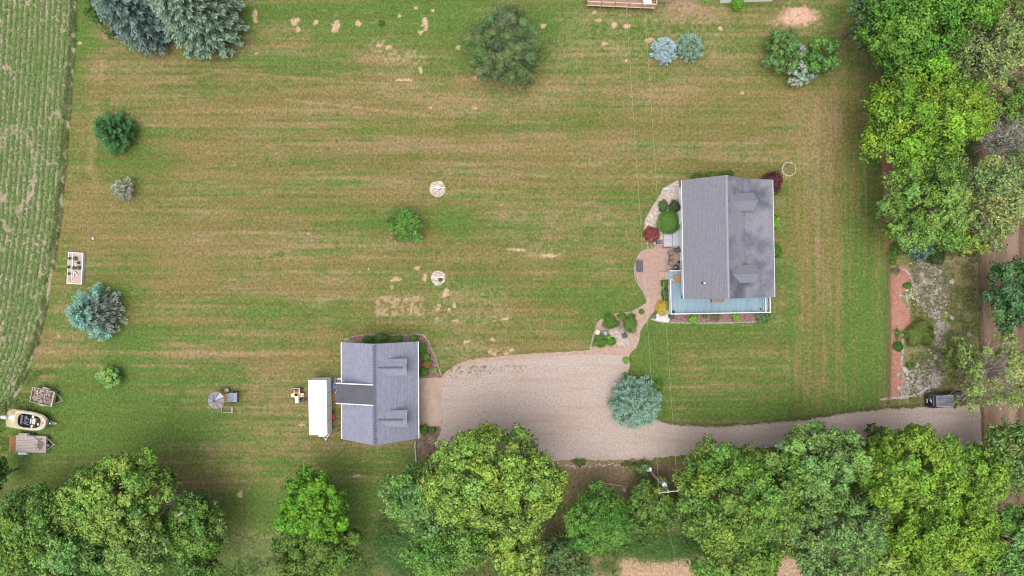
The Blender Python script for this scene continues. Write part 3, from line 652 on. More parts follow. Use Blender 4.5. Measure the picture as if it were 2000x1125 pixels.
spruce('spruce_tree','dark green spruce on the left lawn, nearest the top','tree', 225,258,41,5.0,(.018,.055,.018),(.075,.20,.060),111, whorls=15, per=12, tuft=.24, pw=.55, droop=.08)
tree('scruffy_bush','small scruffy grey-green bush with bare twigs on the left lawn','bush', 241,369,23,21,2.2,(.12,.15,.10),(.40,.45,.34),112, lobes=20, clus=16, leaves=15, leaf=.14, barkm='paletwig', sub=4, limbfrac=1, crownlow=.05, asp=.4)
tree('apple_tree','small round leafy apple tree in the middle of the lawn','tree', 793,441,32,33,3.4,(.028,.08,.014),(.135,.30,.05),113, lobes=34, clus=20, leaves=16, leaf=.17, lobe_r=.26, crownlow=.15, limbfrac=1, sub=2, barkm='paletwig')
spruce('spruce_tree','blue spruce with a bare grey right side on the left lawn below the sandbox','tree', 187,610,53,6.0,(.05,.11,.085),(.21,.41,.33),114, whorls=18, per=14, tuft=.27, pw=.6, droop=.06, dead=.1)
tree('young_tree','small bright green bush tree on the lower left lawn','tree', 212,735,25,22,2.2,(.05,.12,.025),(.24,.44,.11),115, lobes=18, clus=18, leaves=18, leaf=.18, crownlow=.05)
spruce('spruce_tree','round blue-green spruce at the edge of the gravel drive','tree', 1240,786,50,6.0,(.05,.095,.065),(.215,.36,.265),116, whorls=22, per=20, tuft=.25, pw=.5, droop=.05)
shrub('green_shrub','dark green low shrub tucked behind the blue-green spruce by the drive','bush', 1284,752,12,1.2,*BRIGHT,117, rpy=10, n=600)
# ---- right-hand wood
tree('broadleaf_tree','huge deep green tree in the wood at the top right','tree', 1775,48,104,100,12,*BRIGHT,201, lobes=44, clus=34, leaves=26, leaf=.28, lobe_r=.24)
tree('broadleaf_tree','bright green tree at the top edge, right of the huge deep green one','tree', 1880,12,80,58,13,(.035,.10,.012),(.15,.31,.035),202, lobes=26, clus=30, leaves=26, leaf=.28)
tree('feathery_tree','narrow blue-green feathery tree at the left edge of the top right wood','tree', 1695,35,34,62,9,*((.03,.075,.028),(.10,.19,.07)),203, lobes=20, clus=24, leaves=20, leaf=.24)
tree('broadleaf_tree','bright lime-green tree on the right, beside the lawn','tree', 1806,222,148,90,12,(.06,.14,.010),(.195,.36,.035),204, lobes=46, clus=36, leaves=26, leaf=.27, lobe_r=.22, hue=.16)
tree('broadleaf_tree','mid-green tree beside the lawn, just above the rock garden','tree', 1808,398,92,96,11,(.045,.115,.020),(.17,.31,.055),205, lobes=40, clus=34, leaves=26, leaf=.26, lobe_r=.23)
tree('pale_tree','pale grey-green airy tree near the road, beside the mid-green tree','tree', 1918,388,78,88,12,*PALE,206, lobes=34, clus=26, leaves=20, leaf=.25, lobe_r=.26, sub=2, barkm='paletwig', sprayed=.5)
tree('pale_tree','yellow-green airy tree just above the road edge shrubs','tree', 1890,462,46,34,9,(.10,.16,.03),(.26,.36,.06),207, lobes=16, clus=24, leaves=18, leaf=.24, sub=1)
tree('broadleaf_tree','dark green tree on the right edge beyond the dirt road','tree', 1988,570,64,74,9,(.025,.075,.022),(.085,.20,.065),208, lobes=26, clus=28, leaves=22, leaf=.27)
tree('thin_tree','thin pale tree with bare limbs hanging over the parked car','tree', 1950,732,82,86,10,(.11,.17,.05),(.28,.38,.10),209, lobes=60, clus=14, leaves=13, leaf=.23, lobe_r=.17, barkm='paletwig', sub=3, limbfrac=1, sprayed=.8, drop=.2)
tree('thin_tree','thin pale tree over the dirt road at the upper right','tree', 1930,105,108,78,12,*PALE,210, lobes=60, clus=18, leaves=15, leaf=.25, lobe_r=.19, sub=2, limbfrac=1, sprayed=.8, drop=.1)
tree('bare_tree','nearly bare grey twiggy tree by the right edge below the lime-green tree','tree', 1965,272,60,44,9,(.12,.14,.10),(.25,.28,.20),211, lobes=40, clus=10, leaves=8, leaf=.2, lobe_r=.22, barkm='paletwig', sub=6, limbfrac=1, sprayed=.8)
tree('broadleaf_tree','dark green tree on the right edge behind the lime-green tree','tree', 1980,205,50,46,8,*MID,212, lobes=20, clus=22, leaves=20, leaf=.26)
tree('feathery_tree','soft green tree on the right edge below the thin tree over the car','tree', 1982,895,52,80,10,*FEATHER,213, lobes=34, clus=22, leaves=20, leaf=.25, sprayed=.5)
tree('thin_tree','soft green thin tree at the right edge level with the pale airy tree','tree', 1988,350,40,64,10,*PALE,214, lobes=22, clus=16, leaves=15, leaf=.24, sprayed=.6)
tree('thin_tree','loose olive-green treetop at the very top right corner','tree', 1975,40,56,60,11,*OLIV,215, lobes=26, clus=18, leaves=15, leaf=.24, sprayed=.6, drop=.15)
tree('low_tree','low pale green bushy tree on the grass just left of the thin tree','tree', 1872,690,34,34,5,(.10,.16,.035),(.22,.30,.07),216, lobes=20, clus=12, leaves=12, leaf=.2, lobe_r=.2, sprayed=.6, sub=1, crownlow=.1)
spruce('spruce_tree','small blue-green spruce at the top of the rock garden','tree', 1800,488,20,3.0,(.04,.085,.075),(.13,.24,.20),217, whorls=11, per=11, tuft=.2)
shrub('evergreen_shrub','round dark green bush right of the small blue spruce in the rock garden','bush', 1829,501,18,2.0,(.020,.045,.010),(.065,.105,.022),218, n=1400, leaf=.16)
# ---- southern tree belt
B = [
 ('broadleaf_tree','mid-green tree filling the bottom left corner', 55,1045,92,92,11,MID,301,dict(lobes=34)),
 ('broadleaf_tree','big olive-green tree, tallest of the bottom left group', 228,968,106,82,14,MAPLE,302,dict(lobes=46, lobe_r=.22)),
 ('feathery_tree','soft green feathery tree at the bottom edge in the left group', 150,1085,84,62,12,FEATHER,303,dict(lobes=30)),
 ('feathery_tree','pale feathery yellow-green tree at the bottom edge, in front of the olive one', 278,1066,62,62,13,((.07,.15,.035),(.21,.34,.075)),304,dict(lobes=26, sprayed=.5)),
 ('broadleaf_tree','dark green tree on the right side of the bottom left group, over the old lumber', 378,1042,60,88,9,((.025,.068,.012),(.13,.25,.045)),305,dict(lobes=34)),
 ('broadleaf_tree','dark green bush tree at the left edge below the trailers', -4,930,20,38,5,DARK,306,dict(lobes=12)),
 ('broadleaf_tree','rounded bright green tree standing alone below the garage', 612,988,74,70,11,((.035,.12,.010),(.125,.30,.022)),307,dict(lobes=36, lobe_r=.24)),
 ('broadleaf_tree','darker green tree behind the rounded bright one at the bottom', 622,1082,92,66,9,((.030,.075,.014),(.125,.205,.036)),308,dict(lobes=34, lobe_r=.22)),
 ('feathery_tree','blue-green feathery tree just left of the largest maple', 818,972,70,68,11,((.04,.10,.025),(.16,.31,.075)),309,dict(lobes=34, sprayed=.4)),
 ('maple_tree','largest yellow-green maple, leaning over the gravel drive', 972,938,134,112,16,MAPLE,310,dict(lobes=64, lobe_r=.19, clus=38)),
 ('maple_tree','yellow-green tree at the bottom edge below the largest maple', 1010,1072,58,58,12,MAPLE,311,dict(lobes=22)),
 ('feathery_tree','light green tree with bare grey limbs below the blue-green feathery one', 868,1062,90,66,10,((.05,.13,.025),(.16,.30,.05)),312,dict(lobes=34, barkm='paletwig', sub=2, limbfrac=1, sprayed=.5)),
 ('broadleaf_tree','dark fresh green tree between the largest maple and the power pole', 1166,1018,60,76,9,((.028,.090,.016),(.125,.29,.045)),313,dict(lobes=34, asp=.4, sprayed=.5)),
 ('feathery_tree','loose dull green thicket tree at the bottom edge left of centre', 1095,1095,56,48,6,((.06,.11,.035),(.13,.20,.06)),314,dict(lobes=24, sprayed=.6, sub=2)),
 ('maple_tree','huge yellow-green tree right of the power pole', 1434,970,122,112,13,((.050,.11,.018),(.165,.29,.048)),315,dict(lobes=64, lobe_r=.19, clus=38)),
 ('broadleaf_tree','smaller green tree directly behind the power pole', 1278,990,48,62,5.0,((.035,.085,.016),(.13,.225,.04)),316,dict(lobes=26)),
 ('feathery_tree','airy blue-green tree reaching up over the drive', 1600,900,94,72,13,FEATHER,317,dict(lobes=46, lobe_r=.2, sprayed=.5, sub=1, drop=.06)),
 ('feathery_tree','airy blue-green tree with pale dead limbs at the bottom edge', 1625,1040,112,92,12,((.042,.095,.026),(.175,.30,.08)),318,dict(lobes=50, lobe_r=.2, sprayed=.5, sub=3, barkm='paletwig', limbfrac=1, drop=.08)),
 ('maple_tree','bright lime tree reaching toward the road, upper of two', 1775,912,118,76,14,((.06,.14,.014),(.20,.345,.038)),319,dict(lobes=52, lobe_r=.21, clus=34)),
 ('maple_tree','lime-green tree pointing to the dirt road at lower right', 1900,928,82,52,10,((.06,.13,.018),(.19,.33,.045)),320,dict(lobes=30)),
 ('maple_tree','bright lime tree at the bottom right, lower of two', 1845,1040,120,94,13,((.055,.13,.012),(.19,.335,.034)),321,dict(lobes=52, lobe_r=.21, clus=34)),
 ('feathery_tree','soft blue-green tree in the bottom right corner', 1975,1060,62,80,10,((.05,.13,.03),(.17,.33,.08)),322,dict(lobes=26, sprayed=.4)),
 ('broadleaf_tree','mid-green sapling beside the drive, between the lime tree and the road', 1718,852,30,20,5,((.035,.09,.02),(.115,.22,.04)),323,dict(lobes=14, clus=16, leaves=14)),
 ('broadleaf_tree','olive-green tree at the bottom edge below the huge tree by the pole', 1440,1092,90,52,11,((.05,.12,.018),(.16,.28,.045)),324,dict(lobes=30)),
 ('feathery_tree','dull green tree filling the gap between the two huge trees at lower right', 1545,985,50,66,8,((.04,.09,.025),(.13,.23,.06)),325,dict(lobes=24)),
 ('feathery_tree','small dark green tree deep between the two lime trees at lower right', 1730,985,50,50,7,MID,326,dict(lobes=20)),
 ('broadleaf_tree','olive tree at the bottom edge between feathery and dark trees of the left group', 205,1100,60,44,9,MAPLE,327,dict(lobes=18)),
 ('feathery_tree','light green tree at the bottom edge between the lime trees and the right corner', 1745,1095,70,50,9,MAPLE,328,dict(lobes=24)),
]
for nm, lb, px, py, rx_, ry_, H, (b0, t0), sd_, kw in B:
    k = dict(lobes=28, clus=30, leaves=25, leaf=.27, group='trees of the southern belt'); k.update(kw)
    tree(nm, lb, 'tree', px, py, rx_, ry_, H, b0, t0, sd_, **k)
# ---- shrubs
E = ((.022,.055,.012),(.090,.19,.035)); BX = ((.022,.075,.008),(.13,.30,.032)); HO = ((.022,.075,.008),(.105,.26,.024)); FR = ((.06,.17,.012),(.25,.48,.05))
SH = [
 ('boxwood_shrub','small clipped dark green bush, left of two above the big round bush','bush',1295,402,10,1.1,E,dict(rpy=13,smoothness=.96)),
 ('boxwood_shrub','small dark green bush against the house wall above the big round bush','bush',1318,403,12,1.3,((.014,.04,.01),(.04,.09,.02)),dict(rpy=13)),
 ('round_shrub','large round clipped bright green bush beside the house','bush',1306,434,24,2.0,BX,dict(n=3200,smoothness=.98,asp=.4,leaf=.17)),
 ('red_maple_shrub','crimson dwarf maple at the edge of the pale gravel bed','bush',1273,458,17,1.5,((.07,.006,.009),(.32,.030,.04)),dict(n=1700,leaf=.15,smoothness=.9,asp=.35)),
 ('barberry_shrub','dark burgundy bush at the upper right corner of the house','bush',1510,355,20,2.2,((.025,.006,.012),(.12,.020,.048)),dict(n=2400,rpy=22,leaf=.14,smoothness=.8)),
 ('yellow_shrub','golden yellow bush at the corner of the blue deck','bush',1293,602,12,1.2,((.28,.20,.02),(.66,.52,.08)),dict(n=1500,rpy=17,leaf=.13,smoothness=.9,asp=.4)),
 ('hedge_shrub','dark green shrub behind the house, left of the row','bush',1362,347,13,1.6,E,dict(rpy=9)),
 ('hedge_shrub','mid-green shrub behind the house, middle of the row','bush',1391,343,14,1.7,HO,dict(rpy=9)),
 ('hedge_shrub','dark green shrub behind the house near the roof peak','bush',1420,340,14,1.7,E,dict(rpy=8)),
 ('hosta_plant','bright green shrub under the right eave, upper one','bush',1515,435,9,.9,FR,dict(rpy=15)),
 ('hosta_plant','mid-green shrub under the right eave, lower one','bush',1516,491,13,1.1,HO,dict(rpy=15)),
 ('evergreen_shrub','rounded dark green shrub against the deck beside the steps','bush',1299,553,8,.9,HO,dict(rpy=9)),
 ('evergreen_shrub','dark green shrub against the deck, between the rounded one and the golden bush','bush',1299,575,7,.8,E,dict(rpy=13)),
 ('garden_shrub','lime-green shrub in the dark mulch, the larger one','bush',1354,623,10,.9,FR,dict(leaf=.12)),
 ('garden_shrub','tiny dark green plant in the mulch right of the larger lime shrub','bush',1377,617,5,.5,HO,dict(n=250)),
 ('garden_shrub','sparse reddish green plant in the middle of the mulch bed','bush',1397,619,9,.6,((.12,.10,.05),(.20,.20,.09)),dict(n=350,smoothness=.7)),
 ('garden_shrub','lime-green shrub in the dark mulch near its right end','bush',1437,619,8.5,.8,FR,dict(leaf=.12)),
 ('variegated_shrub','green and white leaved shrub at the right end of the mulch bed','bush',1491,622,16,1.0,((.03,.09,.02),(.20,.32,.13)),dict(n=1100,rpy=12,smoothness=.7,asp=.3,leaf=.17)),
 ('garden_shrub','olive plant at the left end of the dark mulch','bush',1311,618,6,.5,((.06,.07,.03),(.12,.14,.05)),dict(n=300)),
 ('lavender_plant','small grey-green plant in the white gravel','plant',1277,618,5,.5,((.10,.13,.08),(.22,.27,.2)),dict(n=260)),
 ('garden_shrub','large green mound at upper left of the island bed','bush',1192,629,16,1.1,HO,dict(n=1800,rpy=15,leaf=.12,smoothness=.8)),
 ('garden_shrub','large green mound at right of the island bed','bush',1231,632,14,1.1,((.022,.078,.008),(.11,.27,.024)),dict(n=1700,rpy=20,leaf=.12,smoothness=.8)),
 ('garden_shrub','small green mound at the top of the island bed','bush',1215,617,9,.8,HO,dict(n=800,rpy=6)),
 ('garden_shrub','large green mound at lower left of the island bed by the bird bath','bush',1172,666,15,1.0,BX,dict(n=1700,rpy=14,leaf=.12,smoothness=.75)),
 ('garden_shrub','light green mound at the bottom of the island bed','bush',1194,667,9,.7,BX,dict(n=900,rpy=9)),
 ('garden_shrub','yellow-green tuft between the two lower mounds of the island bed','plant',1189,659,5,.6,FR,dict(n=300)),
 ('garden_shrub','small round green plant near the path, top right of the island bed','plant',1253,609,5,.5,HO,dict(n=350)),
 ('garden_shrub','tiny green plant next to the right mound of the island bed','plant',1237,617,4,.4,HO,dict(n=250)),
 ('sage_plant','grey-green spiky plant among the island bed stones','plant',1220,655,6,.5,((.05,.09,.07),(.14,.24,.19)),dict(n=380,asp=.3)),
 ('sage_plant','dull green wispy plant between the island mounds','plant',1211,635,7,.6,((.10,.11,.06),(.20,.22,.12)),dict(n=300,rpy=14,asp=.25,smoothness=.6)),
 ('garden_shrub','small green bush at the gravel drive corner, upper of two','bush',1223,704,6.5,.6,FR,dict(n=450)),
 ('garden_shrub','small green bush at the gravel drive edge, lower of two','bush',1222,734,6.5,.6,BX,dict(n=450)),
 ('garage_shrub','dark green shrub behind the garage, leftmost','bush',719,663,12,1.4,((.02,.07,.012),(.065,.16,.025)),dict(rpy=7)),
 ('garage_shrub','taller dark evergreen shrub behind the garage, second from left','bush',745,659,17,1.9,E,dict(rpy=9,n=1300)),
 ('garage_shrub','mid-green shrub behind the garage, third from left','bush',776,662,11,1.3,HO,dict(rpy=7)),
 ('garage_shrub','bright green shrub at the garage corner, rightmost of the row','bush',808,661,9,1.2,BX,dict(rpy=7)),
 ('garage_shrub','leafy green shrub beside the garage wall, topmost','bush',824,680,9,1.0,HO,dict(rpy=12)),
 ('garage_shrub','bright green shrub beside the garage, middle of the bed','bush',832,697,8,.9,BX,dict(rpy=9)),
 ('garage_shrub','rusty orange and green shrub in the garage bed','bush',834,711,11,.9,((.09,.09,.02),(.30,.20,.05)),dict(rpy=8,n=900)),
 ('garage_shrub','green shrub at the foot of the garage bed above the apron','bush',828,726,10,1.0,HO,dict(rpy=9)),
 ('garage_shrub','yellow-green small plant at the sharp end of the garage bed','plant',850,724,5,.5,FR,dict(n=260,rpy=7)),
 ('garage_shrub','bright green shrub at the lower garage corner below the apron','bush',827,839,11,1.0,BX,dict(rpy=10,n=900)),
 ('garage_shrub','small green plant right of the one at the lower garage corner','plant',846,840,6,.6,HO,dict(n=350)),
 ('vivid_shrub','vivid green bush in front of the white building at the top edge','bush',1441,7,13,1.6,((.06,.20,.008),(.17,.42,.02)),dict(n=1200)),
 ('vivid_shrub','tiny green plant in the bare ground by the steps at the top edge','plant',1379,1,4,.5,FR,dict(n=200)),
 ('border_plant','green leafy plant at the top of the red mulch strip','plant',1746,490,11,.9,HO,dict(n=800,rpy=14,smoothness=.6)),
 ('border_plant','small green plant in the red mulch below the leafy one','plant',1744,512,7,.5,HO,dict(n=400,rpy=6)),
 ('border_plant','grey-green plant straddling the red mulch edge','plant',1750,529,9,.5,((.08,.11,.06),(.18,.22,.12)),dict(n=380,rpy=7,smoothness=.6)),
 ('border_plant','green cushion plant beside the pale stone in the red mulch','plant',1773,558,8,.5,HO,dict(n=480,rpy=6)),
 ('grass_mound','wide shaggy olive-green grass mound in the rock garden','plant',1797,652,27,1.0,((.07,.11,.02),(.16,.21,.045)),dict(n=2600,rpy=24,asp=.14,leaf=.5,smoothness=.75)),
 ('border_plant','round dark green plant on the red mulch strip','plant',1755,677,10,.7,((.02,.08,.012),(.06,.18,.025)),dict(n=800)),
 ('border_plant','wispy green plant on the mulch above the round dark one','plant',1753,653,7,.4,HO,dict(n=300,rpy=14,smoothness=.5)),
 ('border_plant','small fresh green plant among the stones of the stony strip','plant',1843,622,5,.3,FR,dict(n=220)),
 ('border_plant','low green plant beside the big white stone','plant',1778,714,9,.4,HO,dict(n=350,rpy=6,smoothness=.5)),
 ('weed_clump','low green weed clump on the bank below the drive, by the pale stones','plant',1132,903,13,.6,((.05,.11,.02),(.13,.22,.04)),dict(n=700,rpy=8,smoothness=.6)),
 ('weed_clump','pale green bush on the bank left of the power pole','bush',1255,917,17,1.6,((.05,.11,.03),(.16,.26,.08)),dict(n=1500,rpy=18,smoothness=.7,leaf=.17)),
 ('weed_clump','flat olive weed clump on the bank left of the pale green bush','plant',1230,906,15,.4,((.07,.10,.02),(.14,.17,.04)),dict(n=600,rpy=8,smoothness=.5)),
 ('lawn_tuft','little lime-green tuft between the crimson dwarf maple and the patio','plant',1272,480,7,.4,((.15,.2,.05),(.3,.36,.1)),dict(n=260,rpy=4,smoothness=.6)),
 ('lawn_tuft','dark green weed tuft on the top lawn between the sandy spots','plant',745,45,6,.4,DARK,dict(n=240)),
]
for i, (nm, lb, ct, px, py, r_, H, (b0, t0), kw) in enumerate(SH):
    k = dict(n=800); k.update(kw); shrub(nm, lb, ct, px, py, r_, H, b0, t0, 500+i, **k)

# ---- ground cover nobody could count
def cover(name, label, cat, P, size, asp, c0, c1, lean=.5, up=.6):
    n = len(P); nn = np.stack([rng.normal(0,lean,n), rng.normal(0,lean,n), np.full(n,up)],1)
    t = rng.uniform(0,1,(n,1)); cl = np.array(c0)*(1-t)+np.array(c1)*t
    T = np.stack([rng.normal(0,1,n), rng.normal(0,1,n), np.full(n,.9)],1)
    me = leafmesh(name, P, nn, size*rng.uniform(.6,1.4,n), asp, cl, M['grassblade'], T=T)
    o = bpy.data.objects.new(name, me); C.objects.link(o); tag(o, label, cat, kind='stuff'); return o
def topx(u, v, h): return np.stack([(u-1000)*GM, (562.5-v)*GM, h], 1)
rng = np.random.default_rng(900)
ev = np.array([-60,0,100,200,320,420,520,600,680,760,830,900,1000]); eu = np.array([152,150,145,138,128,120,105,92,72,40,-5,-80,-170])
# crop rows in the field
uu = []; vv = []; kk = []
for k in range(26):
    n = 3800; v = rng.uniform(-40, 960, n); e = np.interp(v, ev, eu)
    u = e-10-k*10.6*(1-.10*sm(450,900,v))+rng.normal(0,1.9,n)+2.0*(fbm(v/70, np.full(n,k*3.1), 5)-.5)
    keep = (u > -170) & (fbm(u/6, v/10, 6, 3)+.3*(fbm(u/40, v/60, 16, 2)-.5) > .33) & (rng.random(n) < .95)
    rut = np.abs(np.hypot((u-30)/1.0, (v-330)/2.2)-36) < 4.5
    keep &= ~(rut & (rng.random(n) < .75))
    uu.append(u[keep]); vv.append(v[keep])
u = np.concatenate(uu); v = np.concatenate(vv); P = topx(u, v, rng.uniform(.02,.16,len(u)))
cover('crop_plants','rows of young green crop plants on pinkish soil','crop', P, .26, .55, (.062,.135,.030), (.155,.225,.068), lean=.2, up=1)
n = 9000; v = rng.uniform(-40, 960, n); u = np.interp(v, ev, eu)-rng.uniform(-2, 13, n)*(.7+.6*fbm(v/40, np.zeros(n), 8)); k = (u > -60) & (fbm(u/8, v/14, 18, 2) > .42)
cover('tall_grass','dark uncut grass strip along the crop field edge','grass', topx(u[k], v[k], rng.uniform(.04,.35,k.sum())), .36, .16, (.07,.11,.03), (.17,.21,.08))
n = 9000; u = rng.uniform(-60, 150, n); v = rng.uniform(720, 1000, n); e = np.interp(v, ev, eu); k = (u < e+70) & (u > e-20) & (fbm(u/20, v/20, 9, 2) > .42)
cover('weeds','long weeds around the parked trailers at the field corner','grass', topx(u[k], v[k], rng.uniform(.03,.4,k.sum())), .4, .16, (.045,.10,.022), (.12,.20,.05))
# undergrowth below the southern belt and along the road
n = 60000; u = rng.uniform(-40, 2040, n); v = rng.uniform(900, 1180, n); q_ = fbm(u/45, v/45, 10, 3)
k = ((v > 1040)|((u > 740)&(v > 985))|((u < 130)&(v > 945))) & (q_ > .44) & ~((u > 1205)&(u < 1590)&(v > 1078)) & ~((u>420)&(u<740)&(v<1085)) & ~((u > 1900))
cover('undergrowth','loose green weeds and brambles under the southern trees','undergrowth', topx(u[k], v[k], rng.uniform(.05,1.1,k.sum())), .38, .35, (.035,.085,.02), (.12,.23,.05))
n = 24000; u = rng.uniform(1735, 1915, n); v = rng.uniform(480, 860, n); q_ = fbm(u/22, v/22, 12, 3)
k = (u > 1776) & (q_ > .42) & (v < 785)
cover('rough_grass','thin olive grass between rock garden and dirt road','grass', topx(u[k], v[k], rng.uniform(.02,.16,k.sum())), .24, .22, (.06,.09,.02), (.14,.17,.05))
n = 30000; u = rng.uniform(1740, 2060, n); v = rng.uniform(-30, 500, n); q_ = fbm(u/30, v/30, 14, 3)
k = (q_ > .48) & ((u < 1905)|(u > 2010))
cover('undergrowth','low green undergrowth below the right-hand wood','undergrowth', topx(u[k], v[k], rng.uniform(.05,.9,k.sum())), .34, .35, (.035,.07,.02), (.10,.17,.05))
n = 1500; u = 870+rng.exponential(90, n); v = 712+rng.exponential(12, n)+np.abs(u-1000)*.02; k = (u < 1215) & (fbm(u/9, v/7, 19, 2) > .52) & (v > 706+np.maximum(0,905-u)*.35)
cover('drive_weeds','brownish dry weeds along the upper edge of the gravel drive','weeds', topx(u[k], v[k], rng.uniform(.02,.05,k.sum())), .16, .3, (.12,.10,.045), (.22,.17,.09), lean=.3, up=1)
n = 5000; v = np.concatenate([rng.uniform(500,790,n)]); u = 1735+rng.normal(0,3.5,n)
cover('edge_grass','straw-coloured grass fringe between lawn and red mulch','grass', topx(u, v, rng.uniform(.02,.12,n)), .2, .15, (.13,.14,.05), (.28,.24,.12))
t_ = rng.uniform(0,1,4500); u = 1285+t_*640; v = np.interp(u, [1285,1330,1400,1460,1550,1620,1700,1800,1880,1925],[820,829,832,828,820,810,799,792,789,787])+rng.normal(-1,2.2,4500)
cover('edge_grass','ragged grass fringe along the upper edge of the drive','grass', topx(u, v, rng.uniform(.02,.1,4500)), .2, .2, (.07,.09,.025), (.25,.21,.11))
n = 12000; u = rng.normal(810, 32, n); v = rng.normal(1068, 24, n); k = fbm(u/20, v/20, 15) > .4
cover('tall_grass','tall soft blue-green grass at the bottom edge, left of the tree with bare limbs','grass', topx(u[k], v[k], rng.uniform(.1,.8,k.sum())), .6, .12, (.06,.13,.04), (.14,.27,.08))
n = 9000; u = rng.normal(1290, 45, n); v = rng.normal(1068, 13, n)
cover('tall_grass','fresh green grass bank above the bare ground at the bottom edge','grass', topx(u, v, rng.uniform(.05,.5,n)), .4, .14, (.06,.13,.03), (.15,.27,.07))
# ------------------------------------------------------------------ buildings
def shinglemat(name, c1, c2, stain=None, sth=(.5,.7), ssc=.35, yrange=None):
    m = bpy.data.materials.new(name); m.use_nodes = True; t = m.node_tree; N = t.nodes; L = t.links
    b = N['Principled BSDF']; b.inputs['Roughness'].default_value = .85; b.inputs['Specular IOR Level'].default_value = .3
    tc = N.new('ShaderNodeTexCoord'); mp = N.new('ShaderNodeMapping'); mp.inputs['Rotation'].default_value = (0,0,math.pi/2); L.new(tc.outputs['Object'], mp.inputs[0])
    k = N.new('ShaderNodeTexBrick'); k.inputs['Scale'].default_value = 1.7; k.inputs['Mortar Size'].default_value = .012; k.inputs['Brick Width'].default_value = .6; k.inputs['Row Height'].default_value = .25
    k.inputs['Color1'].default_value = (*c1,1); k.inputs['Color2'].default_value = (*c2,1); k.inputs['Mortar'].default_value = tuple(.6*x for x in c1)+(1,)
    L.new(mp.outputs[0], k.inputs['Vector'])
    n = N.new('ShaderNodeTexNoise'); n.inputs['Scale'].default_value = 5; n.inputs['Detail'].default_value = 6; n.inputs['Roughness'].default_value = .75; L.new(tc.outputs['Object'], n.inputs['Vector'])
    r = N.new('ShaderNodeMapRange'); r.inputs[1].default_value = .3; r.inputs[2].default_value = .7; r.inputs[3].default_value = .86; r.inputs[4].default_value = 1.14; L.new(n.outputs[0], r.inputs[0])
    src = k.outputs[0]
    if stain:
        mp2 = N.new('ShaderNodeMapping'); mp2.inputs['Scale'].default_value = (.75,1,1); L.new(tc.outputs['Object'], mp2.inputs[0])
        n2 = N.new('ShaderNodeTexNoise'); n2.inputs['Scale'].default_value = ssc; n2.inputs['Detail'].default_value = 7; n2.inputs['Roughness'].default_value = .6; L.new(mp2.outputs[0], n2.inputs['Vector'])
        r2 = N.new('ShaderNodeMapRange'); r2.inputs[1].default_value = sth[0]; r2.inputs[2].default_value = sth[1]; r2.inputs[4].default_value = .85; L.new(n2.outputs[0], r2.inputs[0])
        mx = N.new('ShaderNodeMix'); mx.data_type = 'RGBA'; mx.inputs[7].default_value = (*stain,1); L.new(r2.outputs[0], mx.inputs[0]); L.new(k.outputs[0], mx.inputs[6]); src = mx.outputs[2]
    vm = N.new('ShaderNodeVectorMath'); vm.operation = 'SCALE'; L.new(src, vm.inputs[0]); L.new(r.outputs[0], vm.inputs['Scale']); L.new(vm.outputs[0], b.inputs['Base Color'])
    bp = N.new('ShaderNodeBump'); bp.inputs['Strength'].default_value = .4; bp.inputs['Distance'].default_value = .015; L.new(n.outputs[0], bp.inputs['Height']); L.new(bp.outputs[0], b.inputs['Normal'])
    return m
M['shingleA'] = shinglemat('house_shingle', (.150,.150,.178), (.172,.170,.198))
M['shingleB'] = shinglemat('house_shingle_stained', (.165,.165,.195), (.20,.195,.225), stain=(.062,.068,.095), sth=(.44,.62), ssc=.30)
M['shingleC'] = shinglemat('dormer_shingle', (.175,.18,.212), (.195,.20,.23))
M['shingleG'] = shinglemat('garage_shingle', (.175,.18,.238), (.215,.22,.285))
M['capG'] = mat('ridge_cap_shingle', (.12,.125,.165), .85, .2, 6, col2=(.15,.155,.195))
M['capA'] = mat('house_ridge_vent', (.24,.26,.29), .8, .1, 6)
M['membrane'] = mat('dark_ribbed_roofing', (.072,.075,.092), .7, .10, 3, col2=(.085,.088,.105))
M['deckblue'] = mat('blue_deck_paint', (.155,.245,.30), .65, .12, 3, bump=.1, col2=(.195,.285,.33), stretch=(5,.5,1))
M['sling'] = mat('chair_sling', (.19,.14,.13), .9, .1, 4)
M['bluewhite'] = mat('pale_landing', (.33,.34,.38), .7, .07, 3)

def course_slope(mb, xa, za, xb, zb, y0, y1, step=.15, lift=.028, y0b=None, y1b=None):
    """shingle courses from eave (a) up to ridge (b): each course overlaps the one below"""
    y0b = y0 if y0b is None else y0b; y1b = y1 if y1b is None else y1b
    Ls = math.hypot(xb-xa, zb-za); n = max(1, int(Ls/step)); prev = None
    for i in range(n):
        t0, t1 = i/n, (i+1)/n
        X0, Z0, X1, Z1 = xa+(xb-xa)*t0, za+(zb-za)*t0, xa+(xb-xa)*t1, za+(zb-za)*t1
        a0, a1 = y0+(y0b-y0)*t0, y1+(y1b-y1)*t0; b0, b1 = y0+(y0b-y0)*t1, y1+(y1b-y1)*t1
        mb.add([(X0,a0,Z0),(X0,a1,Z0),(X0,a1,Z0+lift),(X0,a0,Z0+lift),(X1,b1,Z1),(X1,b0,Z1)], [(0,3,2,1),(3,5,4,2)])
def slab(mb, prof, y0, y1, th=.12):
    """underside slab following a roof profile [(x,z),...]"""
    r = [[(x,y,z-.006) for x, z in prof]+[(x,y,z-th) for x, z in reversed(prof)] for y in (y0, y1)]
    return mb.loft(r)
